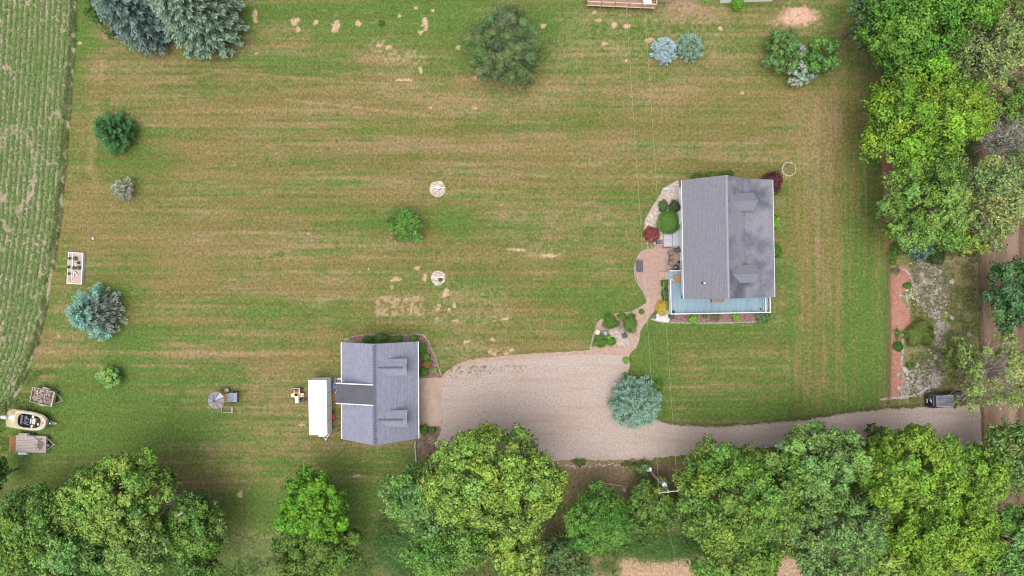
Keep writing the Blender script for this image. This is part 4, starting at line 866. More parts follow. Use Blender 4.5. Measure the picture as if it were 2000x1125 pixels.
def window(parent, x, y, z, wd, hg, axis, sgn, framem='white'):
    f = MB()
    for a0, a1, b0, b1 in ((-wd/2-.07,wd/2+.07,hg,hg+.07),(-wd/2-.07,wd/2+.07,-.07,0),(-wd/2-.07,-wd/2,0,hg),(wd/2,wd/2+.07,0,hg),(-wd/2,wd/2,hg/2-.02,hg/2+.02)):
        if axis == 'x': f.box(min(x,x+sgn*.05), max(x,x+sgn*.05), y+a0, y+a1, z+b0, z+b1)
        else: f.box(x+a0, x+a1, min(y,y+sgn*.05), max(y,y+sgn*.05), z+b0, z+b1)
    w_ = f.build('window', M[framem], parent)
    g = MB()
    if axis == 'x': g.box(min(x,x+sgn*.02), max(x,x+sgn*.02), y-wd/2+.002, y+wd/2-.002, z+.002, z+hg-.002)
    else: g.box(x-wd/2+.002, x+wd/2-.002, min(y,y+sgn*.02), max(y,y+sgn*.02), z+.002, z+hg-.002)
    g.build('pane', M['glass'], w_); return w_
def gable_walls(mb, prof, y0, y1, x0, x1, zb=0.0):
    """box walls with gables: the profile clipped to the wall planes"""
    def zat(x):
        for (xa,za),(xb,zb_) in zip(prof, prof[1:]):
            if xa <= x <= xb: return za+(zb_-za)*(x-xa)/(xb-xa)
        return prof[0][1]
    xs = [x0]+[p[0] for p in prof if x0 < p[0] < x1]+[x1]
    top = [(x, zat(x)-.13) for x in xs]
    r = [[(x,y,z) for x, z in top]+[(x1,y,zb),(x0,y,zb)] for y in (y0, y1)]
    return mb.loft(r)

# ---- the house
hx, hy = 25.30, 5.75
H = empty('house', (hx, hy, 0), math.radians(1.0)); tag(H, 'grey shingled house with two dormers and a blue deck, right of the lawn', 'house')
HP = [(-5.3,3.7),(-1.1,6.8),(1.8,4.0),(5.5,2.8)]; HY0, HY1 = -6.91, 6.91
w_ = MB(); gable_walls(w_, HP, -6.55, 6.55, -4.86, 5.1); WALL = w_.build('wall', M['siding'], H)
s_ = MB()
for k in range(22):                                   # lap boards on the garden side
    z0 = .25+k*.148; s_.add([(-4.86,-6.55,z0),(-4.885,-6.55,z0),(-4.885,6.55,z0),(-4.86,6.55,z0),(-4.862,-6.55,z0+.14),(-4.862,6.55,z0+.14)], [(0,1,2,3),(1,4,5,2)])
sb_ = s_.build('lap_siding', M['siding'], H); sb_['kind'] = 'stuff'
r_ = MB(); slab(r_, HP, HY0, HY1); r_.build('roof_deck', M['white'], H)
r_ = MB(); course_slope(r_, -5.36, 3.67, -1.1, 6.8, HY0-.03, HY1+.03); r_.build('roof', M['shingleA'], H)
r_ = MB(); course_slope(r_, 1.8, 4.0, -1.1, 6.8, HY0-.03, HY1+.03); course_slope(r_, 5.56, 2.78, 1.8, 4.0, HY0-.03, HY1+.03); r_.build('roof', M['shingleB'], H)['label'] = 'roof slope with dark stains and two dormers'
r_ = MB()
for k in range(60):
    y0 = HY0+k*(HY1-HY0)/60; r_.add([(-1.22,y0,6.735),(-1.1,y0,6.865),(-.98,y0,6.735),(-1.22,y0+.23,6.745),(-1.1,y0+.23,6.85),(-.98,y0+.23,6.745)], [(0,3,4,1),(1,4,5,2),(0,1,2)])
rc = r_.build('ridge_cap', M['capA'], H); rc['kind'] = 'stuff'
g = MB()
def gutter(mb, x, sg, y0, y1, z):
    mb.loft([[(x,y,z),(x+sg*.075,y,z),(x+sg*.075,y,z-.12),(x+sg*.06,y,z-.12),(x+sg*.06,y,z-.02),(x+sg*.02,y,z-.10),(x,y,z-.12)] for y in (y0,y1)])
gutter(g, -5.37, -1, HY0, HY1, 3.66); g.build('gutter', M['white'], H)
g = MB(); gutter(g, 5.57, 1, HY0, HY1, 2.76); g.build('gutter', M['white'], H)
for (xx, yy) in ((-4.94,6.4),(-4.94,-6.45)):
    g = MB(); g.tube([(-5.4,yy,3.55),(-5.35,yy,3.35),(xx,yy,3.0),(xx,yy,.35),(xx-.25,yy,.12)], .05, 6)
    if yy > 0: g.tube([(xx-.2,yy,.13),(xx-.9,yy+.05,.08),(-6.8,yy+.12,.07)], .05, 6)
    g.build('downspout', M['white'], H)
for yy, zz_, ww_ in ((4.9,1.6,1.0),(1.0,1.5,1.2),(-.1,1.6,.8),(-4.3,1.7,.9)):
    window(H, -4.89, yy, zz_, ww_, 1.1, 'x', -1)
bay = MB(); bay.add([(-4.87,1.7,.3),(-5.25,2.1,.3),(-5.25,3.5,.3),(-4.87,3.9,.3),(-4.87,1.7,2.6),(-5.25,2.1,2.5),(-5.25,3.5,2.5),(-4.87,3.9,2.6)], [(0,1,5,4),(1,2,6,5),(2,3,7,6),(4,5,6,7),(0,3,2,1)])
bay.build('bay_window', M['siding'], H)
d_ = MB(); d_.box(-4.93,-4.885,-3.3,-2.35,.62,2.65); d_.build('door', M['white'], H)
for xx in (-3.2, -.9, 1.4): window(H, xx, -6.56, 1.6, 1.1, 1.2, 'y', -1)
for xx in (-3.2, 2.4): window(H, xx, 6.56, 1.6, 1.1, 1.2, 'y', 1)
for yy in (-4.5,-1.5,1.6,4.6): window(H, 5.11, yy, 1.0, 1.3, 1.2, 'x', 1)
for dy in (4.12, -4.15):
    D = empty('dormer', (0,dy,0)); D.parent = H
    zr, ze, hw = 6.25, 4.95, 1.03
    xr = -1.1+(6.8-zr)*2.9/2.8; xe = -1.1+(6.8-ze)*2.9/2.8; xf = 2.50
    wb = MB(); r0 = [(2.2,-.85,3.75),(2.2,.85,3.75),(2.2,.85,ze),(2.2,0,zr-.12),(2.2,-.85,ze)]; wb.loft([[(xe+.1,y,z) for _,y,z in r0], r0]); wb.build('dormer_wall', M['shingleC'], D)
    wn = window(D, 2.205, 0, 4.1, .8, .9, 'x', 1)
    rb = MB()
    for sg in (-1, 1):
        n = 10
        for i in range(n):
            t0, t1 = i/n, (i+1)/n
            ya, za, yb, zb = sg*hw*(1-t0), ze+(zr-ze)*t0, sg*hw*(1-t1), ze+(zr-ze)*t1
            xa_, xb_ = xe+(xr-xe)*t0, xe+(xr-xe)*t1
            vs_ = [(xa_,ya,za),(xf+.1*t0,ya,za),(xf+.1*t0,ya,za+.03),(xa_,ya,za+.03),(xf+.1*t1,yb,zb),(xb_,yb,zb)]
            rb.add(vs_, [(0,1,2,3),(3,2,4,5)])
    rb.add([(xe,-hw,ze-.02),(xf,-hw,ze-.02),(xf+.1,0,zr-.05),(xr,0,zr-.05),(xf,hw,ze-.02),(xe,hw,ze-.02)], [(0,3,2,1),(3,5,4,2)])
    rb.build('dormer_roof', M['shingleC'], D)
    cb = MB(); cb.loft([[(x,-.08,zr-.06),(x,0,zr+.045),(x,.08,zr-.06)] for x in (xr, xf+.12)]); cb.build('dormer_ridge_cap', M['shingleC'], D)
vb = MB(); p_ = W(1371,552,5.0); lx, ly = p_.x-hx, p_.y-hy; vb.cyl(lx, ly, 4.5, 5.75, .11, n=12); vb.build('vent_pipe', M['white'], H)
vb = MB(); vb.cyl(lx, ly, 4.5, 5.32, .17, .13, n=12); vb.build('vent_flashing', M['black'], H)
# deck: part of the house
dk = MB(); zd = .60
def L2(px, py, h=.6): p = W(px, py, h); return p.x-hx, p.y-hy
x0, y0 = L2(1305,612); x1, y1 = L2(1498,584)
nb = int((x1-x0)/.145)
for k in range(nb):
    a = x0+k*(x1-x0)/nb; dk.box(a+.006, a+(x1-x0)/nb-.006, y0, -6.56 if a > -4.86 else y1+.1, zd-.04, zd)
o = dk.build('deck_boards', M['deckblue'], H); o['kind'] = 'stuff'
dk = MB(); xl, yt = L2(1304,527); 
nb = int((-4.9-xl)/.145)
yb_ = y1+.11
for k in range(nb):
    a = xl+k*(-4.9-xl)/nb; dk.box(a+.006, a+(-4.9-xl)/nb-.006, yb_, yt, zd-.04, zd)
o = dk.build('deck_boards', M['deckblue'], H); o['kind'] = 'stuff'; o['label'] = 'narrow deck leg along the house wall, boards with a cross joint'
dk = MB(); dk.box(xl+.02, -4.92, yb_+.02, yt-.02, .02, zd-.045); dk.box(x0+.02, x1-.02, y0+.02, y1-.02, .02, zd-.05); dk.build('deck_skirt', M['white'], H)
def railing(ax, ay, bx, by, z=zd, hgt=.95, npost=4):
    R_ = empty('railing', (0,0,0)); R_.parent = H
    d = Vector((bx-ax, by-ay, 0)); Lg = d.length; d.normalize(); nrm = Vector((-d.y, d.x, 0))*.05
    ang = math.atan2(d.y, d.x)
    def bar(s0, s1, z0, z1, wd, mb):
        a = Vector((ax,ay,0))+d*s0; b = Vector((ax,ay,0))+d*s1; q = Vector((-d.y, d.x, 0))*wd/2
        mb.loft([[tuple(a+q+Vector((0,0,z0))), tuple(a-q+Vector((0,0,z0))), tuple(a-q+Vector((0,0,z1))), tuple(a+q+Vector((0,0,z1)))], [tuple(b+q+Vector((0,0,z0))), tuple(b-q+Vector((0,0,z0))), tuple(b-q+Vector((0,0,z1))), tuple(b+q+Vector((0,0,z1)))]])
    m1 = MB(); bar(0, Lg, z+hgt-.05, z+hgt, .11, m1); m1.build('top_rail', M['white'], R_)
    m1 = MB(); bar(0, Lg, z+.08, z+.13, .07, m1); m1.build('bottom_rail', M['white'], R_)
    m1 = MB(); n = int(Lg/.14)
    for k in range(1, n): bar(k*Lg/n-.02, k*Lg/n+.02, z+.13, z+hgt-.05, .04, m1)
    o = m1.build('balusters', M['white'], R_); o['kind'] = 'stuff'
    for k in range(npost):
        m1 = MB(); c = Vector((ax,ay,0))+d*(Lg*k/(npost-1)); m1.box(c.x-.06, c.x+.06, c.y-.06, c.y+.06, z, z+hgt+.04); m1.build('post', M['white'], R_)
railing(xl+.05, yt-1.15, x0+.0, y0+.05, npost=4)
railing(x0+.1, y0+.06, x1-.1, y0+.06, npost=7)
railing(x1-.1, y0+.15, x1-.1, -6.98, npost=3)
railing(x1-.62, y0+.15, x1-.62, -6.98, npost=3)
railing(xl+.05, yt-.04, -4.95, yt-.04, npost=2, hgt=.9)
st = empty('deck_steps', (0,0,0)); st.parent = H
for k in range(3):
    m1 = MB(); zt = .48-.16*k; m1.box(xl-.32*(k+1)-.03, xl-.32*k-.03, yt-.95, yt-.12, zt-.05, zt); m1.build('step', M['pinkwood'], st)
m1 = MB(); m1.tube([(xl-1.1,yt-1.0,.75),(xl-.1,yt-1.0,1.5),(xl+.25,yt-1.02,1.52),(xl+.42,yt-1.25,1.52)], .035, 6); m1.tube([(xl-1.0,yt-1.0,0),(xl-1.0,yt-1.0,.82)], .03, 6); m1.build('handrail', M['white'], st)
# back-door landing and its steps
ld = empty('door_landing', (0,0,0)); ld.parent = H
m1 = MB(); a0, b0 = L2(1314,479.5,.5); a1, b1 = L2(1329,447,.5); m1.box(a0, -4.9, b0, b1, .02, .52); m1.build('landing', M['bluewhite'], ld)
for k in range(5):
    m1 = MB(); ax_, ay_ = L2(1297,480,.3); m1.box(ax_, a0-.01, b0-.02+k*.30+.01, b0-.02+k*.30+.29, .02, .30); m1.build('step_board', M['bluewhite'], ld)

# ---- things on and round the deck
def obj1(name, mb, m, label, cat, loc, rz=0, **kw):
    o = mb.build(name, M[m]); o.location = loc; o.rotation_euler = (0,0,rz); tag(o, label, cat, **kw); return o
p = W(1322,544,.63); m1 = MB(); m1.box(-.50,.50,-.56,.56,0,.02,bev=.008); obj1('door_mat', m1, 'mat', 'square brown mat on the narrow leg of the blue deck', 'mat', (p.x,p.y,.603))
p = W(1402,586,1.0); bn = empty('deck_bench', (p.x, p.y-.05, .6)); tag(bn, 'dark brown bench on the blue deck under the roof edge', 'bench')
for k in range(3): m1 = MB(); m1.box(-.75,.75,-.24+.16*k,-.10+.16*k,.40,.44); m1.build('seat_slat', M['brownwood'], bn)
for k in range(2): m1 = MB(); m1.box(-.75,.75,.25,.29,.5+.2*k,.66+.2*k); m1.build('back_slat', M['brownwood'], bn)
for sx in (-.7,.7): m1 = MB(); m1.box(sx-.04,sx+.04,-.24,.29,.0,.4); m1.box(sx-.04,sx+.04,.21,.29,.4,.88); m1.build('leg', M['darksteel'], bn)
for px, py, lb in ((1315,609,'small dark flower pot in the left corner of the blue deck'),(1485,604,'small round grey plant stand in the right corner of the blue deck')):
    p = W(px,py,.7); t_ = empty('flower_pot', (p.x,p.y,.6)); tag(t_, lb, 'pot')
    m1 = MB(); m1.lathe([(.10,0),(.16,.22),(.18,.24),(.15,.24),(.13,.1),(.01,.1)]); m1.build('pot', M['slate' if px < 1400 else 'steel'], t_); m1 = MB(); m1.cyl(0,0,.10,.2,.13); m1.build('potting_soil', M['carpet'], t_)
# patio furniture
p = W(1249,520,.4); t_ = empty('storage_bench', (p.x,p.y,.018), math.radians(3)); tag(t_, 'black rectangular fire table alone near the patio edge', 'table')
m1 = MB(); m1.box(-.30,.30,-.60,.60,0,.5,bev=.05); m1.build('cabinet', M['darksteel'], t_); m1 = MB(); m1.box(-.36,.36,-.68,.68,.502,.55,bev=.02); m1.build('lid', mat('black_lid',(.035,.036,.045),.5,.2,4), t_)
m1 = MB(); m1.box(-.22,.22,.61,.66,.15,.4,bev=.015); m1.build('shelf', M['darksteel'], t_)
p = W(1288,473,.4); t_ = empty('utility_box', (p.x,p.y,.01)); tag(t_, 'black box beside the white back steps', 'box')
m1 = MB(); m1.box(-.34,.34,-.2,.2,0,.45,bev=.03); m1.build('body', M['carpet'], t_); m1 = MB(); m1.box(-.36,-.02,-.22,.22,.452,.50,bev=.01); m1.build('lid', M['slate'], t_); m1 = MB(); m1.box(.02,.36,-.22,.22,.452,.50,bev=.01); m1.build('lid', M['slate'], t_)
def chair(px, py, rz, lb, mt='darksteel'):
    p = W(px,py,.4); t_ = empty('patio_chair', (p.x,p.y,.018), rz); tag(t_, lb, 'chair', 'thin metal patio chairs')
    m1 = MB(); m1.box(-.25,.25,-.25,.25,.40,.43,bev=.01); m1.build('seat', M['sling'], t_)
    m1 = MB(); m1.tube([(-.25,-.25,.43),(-.27,-.33,.95),(.27,-.33,.95),(.25,-.25,.43)], .025, 5)
    for k in range(4): m1.tube([(-.15+.1*k,-.26,.45),(-.16+.105*k,-.33,.94)], .012, 4)
    m1.build('backrest', M[mt], t_)
    for sx in (-1,1):
        for sy in (-1,1): m1 = MB(); m1.tube([(sx*.24,sy*.24,0),(sx*.22,sy*.22,.40)], .02, 5); m1.build('leg', M[mt], t_)
        m1 = MB(); m1.tube([(sx*.25,-.29,.62),(sx*.28,.1,.64),(sx*.25,.24,.42)], .02, 5); m1.build('arm', M[mt], t_)
chair(1310,494,math.radians(-60),'thin metal chair on the patio, nearest the white steps')
chair(1311,503,math.radians(-90),'thin metal chair on the patio, middle of the three')
chair(1310,514,math.radians(-115),'thin metal chair on the patio, nearest the blue deck')
p = W(1323,489,.8); t_ = empty('gas_grill', (p.x,p.y,.018)); tag(t_, 'dark grill with a grey lid against the house wall on the patio', 'grill')
m1 = MB(); m1.box(-.42,.42,-.22,.22,.55,.62); m1.build('shelf', M['darksteel'], t_)
m1 = MB(); m1.loft([[(-.27,-.22,.62),(.27,-.22,.62),(.27,.22,.62),(-.27,.22,.62)],[(-.27,-.20,.80),(.27,-.20,.80),(.27,.20,.80),(-.27,.20,.80)],[(-.25,-.1,.92),(.25,-.1,.92),(.25,.1,.92),(-.25,.1,.92)]]); m1.build('lid', M['slate'], t_)
m1 = MB(); m1.box(-.27,.27,-.2,.2,.06,.55); m1.build('cart', M['black'], t_)
p = W(1320,522,.6); t_ = empty('kettle_grill', (p.x,p.y,.018)); tag(t_, 'round dark green kettle grill beside the blue deck corner', 'grill')
m1 = MB(); m1.lathe([(.02,.42),(.22,.46),(.32,.62),(.34,.72)]); m1.build('bowl', M['black'], t_); m1 = MB(); m1.lathe([(.345,.725),(.33,.82),(.22,.94),(.05,1.0),(.001,1.0)]); m1.build('lid', mat('dark_green_enamel',(.02,.045,.04),.15,.1,3,spec=.7), t_)
for k in range(3): m1 = MB(); a = 2.1*k; m1.tube([(.3*math.cos(a),.3*math.sin(a),0),(.18*math.cos(a),.18*math.sin(a),.5)], .015, 5); m1.build('leg', M['steel'], t_)
p = W(1326,512,.3); m1 = MB(); m1.lathe([(.10,0),(.15,.28),(.16,.3),(.12,.3),(.10,.2),(.001,.2)], n=12); obj1('black_pot', m1, 'black', 'small black pot by the house wall beside the kettle grill', 'pot', (p.x,p.y,.018))
for i, (px, lb, mm) in enumerate(((1297,'pink flower pot at the foot of the white steps, leftmost of the row','pink'),(1304,'red flower pot in the row below the white steps, second from left','red'),(1311,'dull red plant pot in the row below the white steps, third from left','pinkrust'),(1319,'tan plant box at the right end of the row below the white steps','tanwood'))):
    p = W(px,482.5,.3); t_ = empty('flower_planter', (p.x,p.y,.018)); tag(t_, lb, 'planter', 'planters in a row below the white steps')
    m1 = MB(); m1.box(-.2,.2,-.13,.13,0,.24,bev=.02); m1.build('planter_box', M['tanwood' if i > 1 else 'brownwood'], t_)
    m1 = MB()
    for k in range(16): a, b = random.uniform(-.19,.19), random.uniform(-.12,.12); m1.cyl(a, b, .242, .28+random.uniform(0,.06), .05, .015, n=5)
    m1.build('flowers', M[mm], t_)['kind'] = 'stuff'

# ---- the garage
gx0, gy0 = -15.56, -12.06
G = empty('garage', (gx0, gy0, 0), math.radians(.4)); tag(G, 'blue-grey shingled garage with two dormers and a dark flat roof section', 'garage')
GP = [(-4.44,2.9),(0,6.2),(4.44,2.9)]; a0, a1 = -5.70, 5.70
w_ = MB(); gable_walls(w_, GP, -5.3, 5.3, -4.05, 4.05); w_.build('wall', M['siding'], G)
r_ = MB(); slab(r_, GP, a0, a1); r_.build('roof_deck', M['white'], G)
r_ = MB(); course_slope(r_, -4.5, 2.86, 0, 6.2, a0-.03, a1+.03); r_.build('roof', M['shingleG'], G)
r_ = MB(); course_slope(r_, 4.5, 2.86, 0, 6.2, a0-.03, a1+.03); r_.build('roof', M['shingleG'], G)
def caps(parent, y0, y1, n, z, x=0.0, wd=.20, along='y'):
    me0 = None
    for k in range(n):
        q0 = y0+(y1-y0)*k/n; ln = (y1-y0)/n
        if me0 is None:
            mb = MB(); prof = [(-wd,-.12),(0,.035),(wd,-.12)]
            if along == 'y': vs_ = [(a,0,b) for a,b in prof]+[(a,ln-.05,b+.03) for a,b in prof]+[(a,ln-.02,b-.03) for a,b in prof]
            else: vs_ = [(0,a,b) for a,b in prof]+[(ln-.05,a,b+.03) for a,b in prof]+[(ln-.02,a,b-.03) for a,b in prof]
            mb.add(vs_, [(0,1,4,3),(1,2,5,4),(3,4,7,6),(4,5,8,7)]); o = mb.build('ridge_cap', M['capG'], parent); me0 = o.data
        else: o = bpy.data.objects.new('ridge_cap', me0); C.objects.link(o); o.parent = parent
        o.location = (x, q0, z) if along == 'y' else (q0, x, z)
caps(G, a0+.05, a1-.05, 36, 6.26)
g = MB(); gutter(g, 4.51, 1, a0, a1, 2.84); g.build('gutter', M['steel'], G)
g = MB(); gutter(g, -4.51, -1, a0, a1, 2.84); g.build('gutter', M['steel'], G)
g = MB(); g.tube([(4.6,-5.6,2.75),(4.95,-5.65,2.5),(4.1,-5.5,2.2),(4.12,-5.5,.15)], .05, 6); g.build('downspout', M['steel'], G)
for yy, ww_ in ((-3.0,2.7),(2.4,2.7)):
    d_ = empty('garage_door', (0,yy,0)); d_.parent = G
    for k in range(4): m1 = MB(); m1.box(4.06,4.10,-ww_/2,ww_/2,.03+.54*k,.03+.54*k+.52); m1.build('door_panel', M['white'], d_)
window(G, -4.06, -3.4, 1.2, 1.0, 1.0, 'x', -1); window(G, -4.06, 3.6, 1.2, 1.0, 1.0, 'x', -1)
window(G, 0, 5.31, 3.6, 1.0, 1.0, 'y', 1); window(G, -2, 5.31, 1.2, 1.0, 1.0, 'y', 1); window(G, 0, -5.31, 1.2, 1.0, 1.0, 'y', -1)
for px_y in (717.5, 818.5):
    dy = W(780, px_y, 5.3).y-gy0
    D = empty('dormer', (0,dy,0)); D.parent = G
    zr, ze, hw, xf = 5.95, 5.2, .97, 3.55
    sl_ = 3.3/4.44; xr, xe = (6.2-zr)/sl_, (6.2-ze)/sl_
    wb = MB(); r0 = [(3.25,-.8,3.8),(3.25,.8,3.8),(3.25,.8,ze+.05),(3.25,0,zr-.1),(3.25,-.8,ze+.05)]; wb.loft([[(xe+.1,y,z) for _,y,z in r0], r0]); wb.build('dormer_wall', M['white'], D)
    window(D, 3.255, 0, 4.1, .8, .9, 'x', 1)
    rb = MB()
    for sg in (-1,1):
        n = 7
        for i in range(n):
            t0, t1 = i/n, (i+1)/n
            ya, za, yb, zb = sg*hw*(1-t0), ze+(zr-ze)*t0, sg*hw*(1-t1), ze+(zr-ze)*t1
            xa_, xb_ = xe+(xr-xe)*t0, xe+(xr-xe)*t1
            rb.add([(xa_,ya,za),(xf,ya,za),(xf,ya,za+.03),(xa_,ya,za+.03),(xf,yb,zb),(xb_,yb,zb)], [(0,1,2,3),(3,2,4,5)])
    rb.build('dormer_roof', M['shingleG'], D)
    fb = MB()
    for sg in (-1,1): fb.loft([[(xf-.01,sg*hw,ze-.14),(xf+.015,sg*hw,ze-.14),(xf+.015,sg*hw,ze+.02),(xf-.01,sg*hw,ze+.02)],[(xf-.01,0,zr-.14),(xf+.015,0,zr-.14),(xf+.015,0,zr+.02),(xf-.01,0,zr+.02)]])
    fb.build('fascia', M['white'], D)
    caps(D, xr+.05, xf-.35, 10, zr+.06, 0.0, .14, 'x')
# the low dark shed roof reaching over the back eave
S = empty('shed_dormer', (0,0,0)); S.parent = G
q0 = W(660,748,4.7); q1 = W(729,790,6.0)
sy1 = W(700,749.5,5.3).y-gy0; sy0 = W(700,789,5.3).y-gy0; sx0 = -4.70; sx1 = -.10
rb = MB(); n = 9
prof = []
rb.loft([[(sx0,y,4.50),(sx1,y,6.16),(sx1,y,6.26),(sx0,y,4.60)] for y in (sy0, sy1)])
for k in range(24):
    y = sy0+.1+(sy1-sy0-.2)*k/23; rb.loft([[(sx0,y-.012,4.60),(sx1,y-.012,6.26),(sx1,y+.012,6.275),(sx0,y+.012,4.615)]+[], [(sx0,y-.01,4.62),(sx1,y-.01,6.28),(sx1,y+.01,6.285),(sx0,y+.01,4.63)]])
rb.build('low_roof', M['membrane'], S)
for y in (sy0, sy1):
    m1 = MB(); m1.loft([[(sx0-.05,y-.06,4.40),(sx0-.05,y+.06,4.40),(sx0-.05,y+.06,4.67),(sx0-.05,y-.06,4.67)],[(sx1,y-.06,6.05),(sx1,y+.06,6.05),(sx1,y+.06,6.30),(sx1,y-.06,6.30)]]); m1.build('fascia', M['white'], S)
m1 = MB(); m1.loft([[(-4.2,sy0+.15,2.9),(-4.2,sy1-.15,2.9),(-.6,sy1-.15,5.6),(-.6,sy0+.15,5.6)],[(-4.2,sy0+.15,4.62),(-4.2,sy1-.15,4.62),(-.6,sy1-.15,5.95),(-.6,sy0+.15,5.95)]]); m1.build('shed_wall', M['siding'], S)
m1 = MB(); m1.box(-4.22,-4.06,sy0+.15,sy1-.15,0,4.5); m1.build('shed_wall', M['siding'], S)
# corrugated drain pipe on the grass
pp = [W(812,861),W(811,872),W(812,884),W(813,902)]
m1 = MB(); rr = []
cp = catmull([(a.x,a.y) for a in pp], .05, closed=False)
m1.tube([(a[0],a[1],.11) for a in cp], [.10+.016*(i%3 == 0) for i in range(len(cp))], 8)
o = m1.build('drain_pipe', M['steel'], None, False); tag(o, 'corrugated pale drain pipe running down from the garage corner', 'pipe')

# ---- neighbour's house parts at the top edge
N1 = empty('wooden_deck', tuple(W(1213,-15))); tag(N1, 'brown wooden deck with tan railings at the top edge', 'deck')
a = W(1147,0,1.0)-W(1213,-15); b = W(1280,14,1.0)-W(1213,-15)
nx = 12
for k in range(nx):
    y0_ = b.y+.02+k*.30; m1 = MB(); m1.loft([[(a.x, y0_+.35, z), (a.x, y0_+.35+.28, z), (b.x, y0_+.28, z), (b.x, y0_, z)] for z in (.86,.90)]); m1.build('deck_board', M['brownwood'], N1)
def trail(p0, p1, r, mm, nm, par):
    m1 = MB(); d = Vector(p1)-Vector(p0); d.z = 0; n_ = Vector((-d.y,d.x,0)).normalized()*r
    m1.loft([[tuple(Vector(p)+n_), tuple(Vector(p)-n_), tuple(Vector(p)-n_+Vector((0,0,.05))), tuple(Vector(p)+n_+Vector((0,0,.05)))] for p in (p0,p1)]); return m1.build(nm, M[mm], par)
trail((a.x,b.y+.36,1.75),(b.x,b.y+.02,1.75),.06,'tanwood','top_rail',N1); trail((a.x,b.y+.34,.80),(b.x,b.y-.02,.80),.09,'tanwood','rim_board',N1); trail((a.x,b.y+.36,1.75),(a.x,b.y+4,1.75),.06,'tanwood','top_rail',N1); trail((a.x,b.y+1.15,1.25),(b.x,b.y+.82,1.25),.05,'tanwood','rim_board',N1); trail((b.x,b.y+.02,1.75),(b.x,b.y+1.5,1.75),.06,'tanwood','top_rail',N1)
for k in range(6):
    m1 = MB(); t = k/5; X = a.x+(b.x-a.x)*t; Y = b.y+.36*(1-t); m1.box(X-.05,X+.05,Y-.05,Y+.05,0,1.8); m1.build('post', M['tanwood'], N1)
p = W(1265,4,1.3); t_ = empty('deck_cooler', (p.x,p.y,.905), .2); tag(t_, 'pale blue and grey covered item on the brown deck at the top edge', 'cooler'); m1 = MB(); m1.box(-.5,.4,-.3,.4,0,.5,bev=.06); m1.build('body', M['hullside'], t_); m1 = MB(); m1.box(-.52,.42,-.32,.42,.502,.58,bev=.03); m1.build('lid', M['trailerside'], t_)
N2 = empty('neighbour_house', tuple(W(1300,-45))); tag(N2, 'beige wall edge of the neighbouring house at the very top', 'house')
o_ = W(1300,-45)
lo = W(1281,-17,3)-o_; hi = W(1323,-17,3)-o_
m1 = MB(); course_slope(m1, -.0, 3.0, 0.001, 3.001, 0, 1) if False else None
m1 = MB(); m1.box(lo.x+.05, hi.x-.05, lo.y+.03, lo.y+7, 0, 2.9); m1.build('wall', M['tanwood'], N2)
m1 = MB(); m1.loft([[(lo.x,lo.y,2.95),(hi.x,lo.y,2.95),(hi.x,lo.y,3.05),(lo.x,lo.y,3.05)],[(lo.x,lo.y+7,4.6),(hi.x,lo.y+7,4.6),(hi.x,lo.y+7,4.7),(lo.x,lo.y+7,4.7)]]); m1.build('roof', M['tanwood'], N2)
N3 = empty('white_building', tuple(W(1478,-30))); tag(N3, 'long white building edge at the top, behind the vivid green bush', 'building')
o_ = W(1478,-30); lo = W(1418,-10,2.6)-o_; hi = W(1526,-14,2.6)-o_
m1 = MB(); m1.loft([[(lo.x+.1,lo.y+.1,z),(hi.x-.1,hi.y+.1,z),(hi.x-.1,hi.y+4,z),(lo.x+.1,lo.y+4,z)] for z in (0,2.5)]); m1.build('wall', M['roofwhite'], N3)
m1 = MB(); m1.loft([[(lo.x,lo.y,2.5),(hi.x,hi.y,2.5),(hi.x,hi.y,2.6),(lo.x,lo.y,2.6)],[(lo.x,lo.y+4,2.8),(hi.x,hi.y+4,2.8),(hi.x,hi.y+4,2.9),(lo.x,lo.y+4,2.9)]]); m1.build('roof', M['roofwhite'], N3)
m1 = MB(); m1.box(hi.x+.02, hi.x+.8, hi.y+.15, hi.y+3, 0, 1.6); m1.build('porch', M['greywood'], N3)
# ------------------------------------------------------------------ vehicles and yard things
# white box trailer behind the garage
c = W(620.5,796,2.7); c2 = W(620.5,796,0)
T = empty('cargo_trailer', (c.x, c.y, 0), math.radians(1.0)); tag(T, 'long white box trailer parked behind the garage', 'trailer')
hw, hl = 35.6*GM*.9675/2, 107*GM*.9675/2
m1 = MB(); m1.box(-hw+.02, hw-.02, -hl+.02, hl-.02, .45, 2.64, bev=.02); m1.build('body', M['trailerside'], T)
m1 = MB(); m1.box(-hw, hw, -hl, hl, 2.642, 2.70, bev=.03); m1.build('roof', M['roofwhite'], T)
for k in range(1,4): m1 = MB(); m1.box(hw-.015, hw+.012, -hl+k*hl/2-.02, -hl+k*hl/2+.02, .5, 2.6); m1.build('side_seam', M['steel'], T)
for sx in (-1, 1): m1 = MB(); m1.box(min(0,sx*(hw-.06))+.02, max(0,sx*(hw-.06))-.02, hl-.018, hl+.03, .55, 2.5, bev=.005); m1.build('rear_door', M['roofwhite'], T)
m1 = MB(); m1.box(-hw, hw, hl-.01, hl+.05, 2.50, 2.638); m1.build('rear_header', M['darksteel'], T)
m1 = MB(); m1.box(.0, .95, -hl-.22, -hl+.01, .5, 2.63, bev=.06); m1.build('nose_cap', M['roofwhite'], T)
for sx in (-1,1):
    for yy in (-.45,.45):
        w0 = MB(); w0.wheel(sx*(hw-.16), yy, .34, .34, .2, axis='x'); wo = w0.build('wheel', M['black'], T)
        w1 = MB(); w1.wheel(sx*(hw-.15), yy, .34, .19, .22, axis='x', n=12); w1.build('rim', M['steel'], wo)
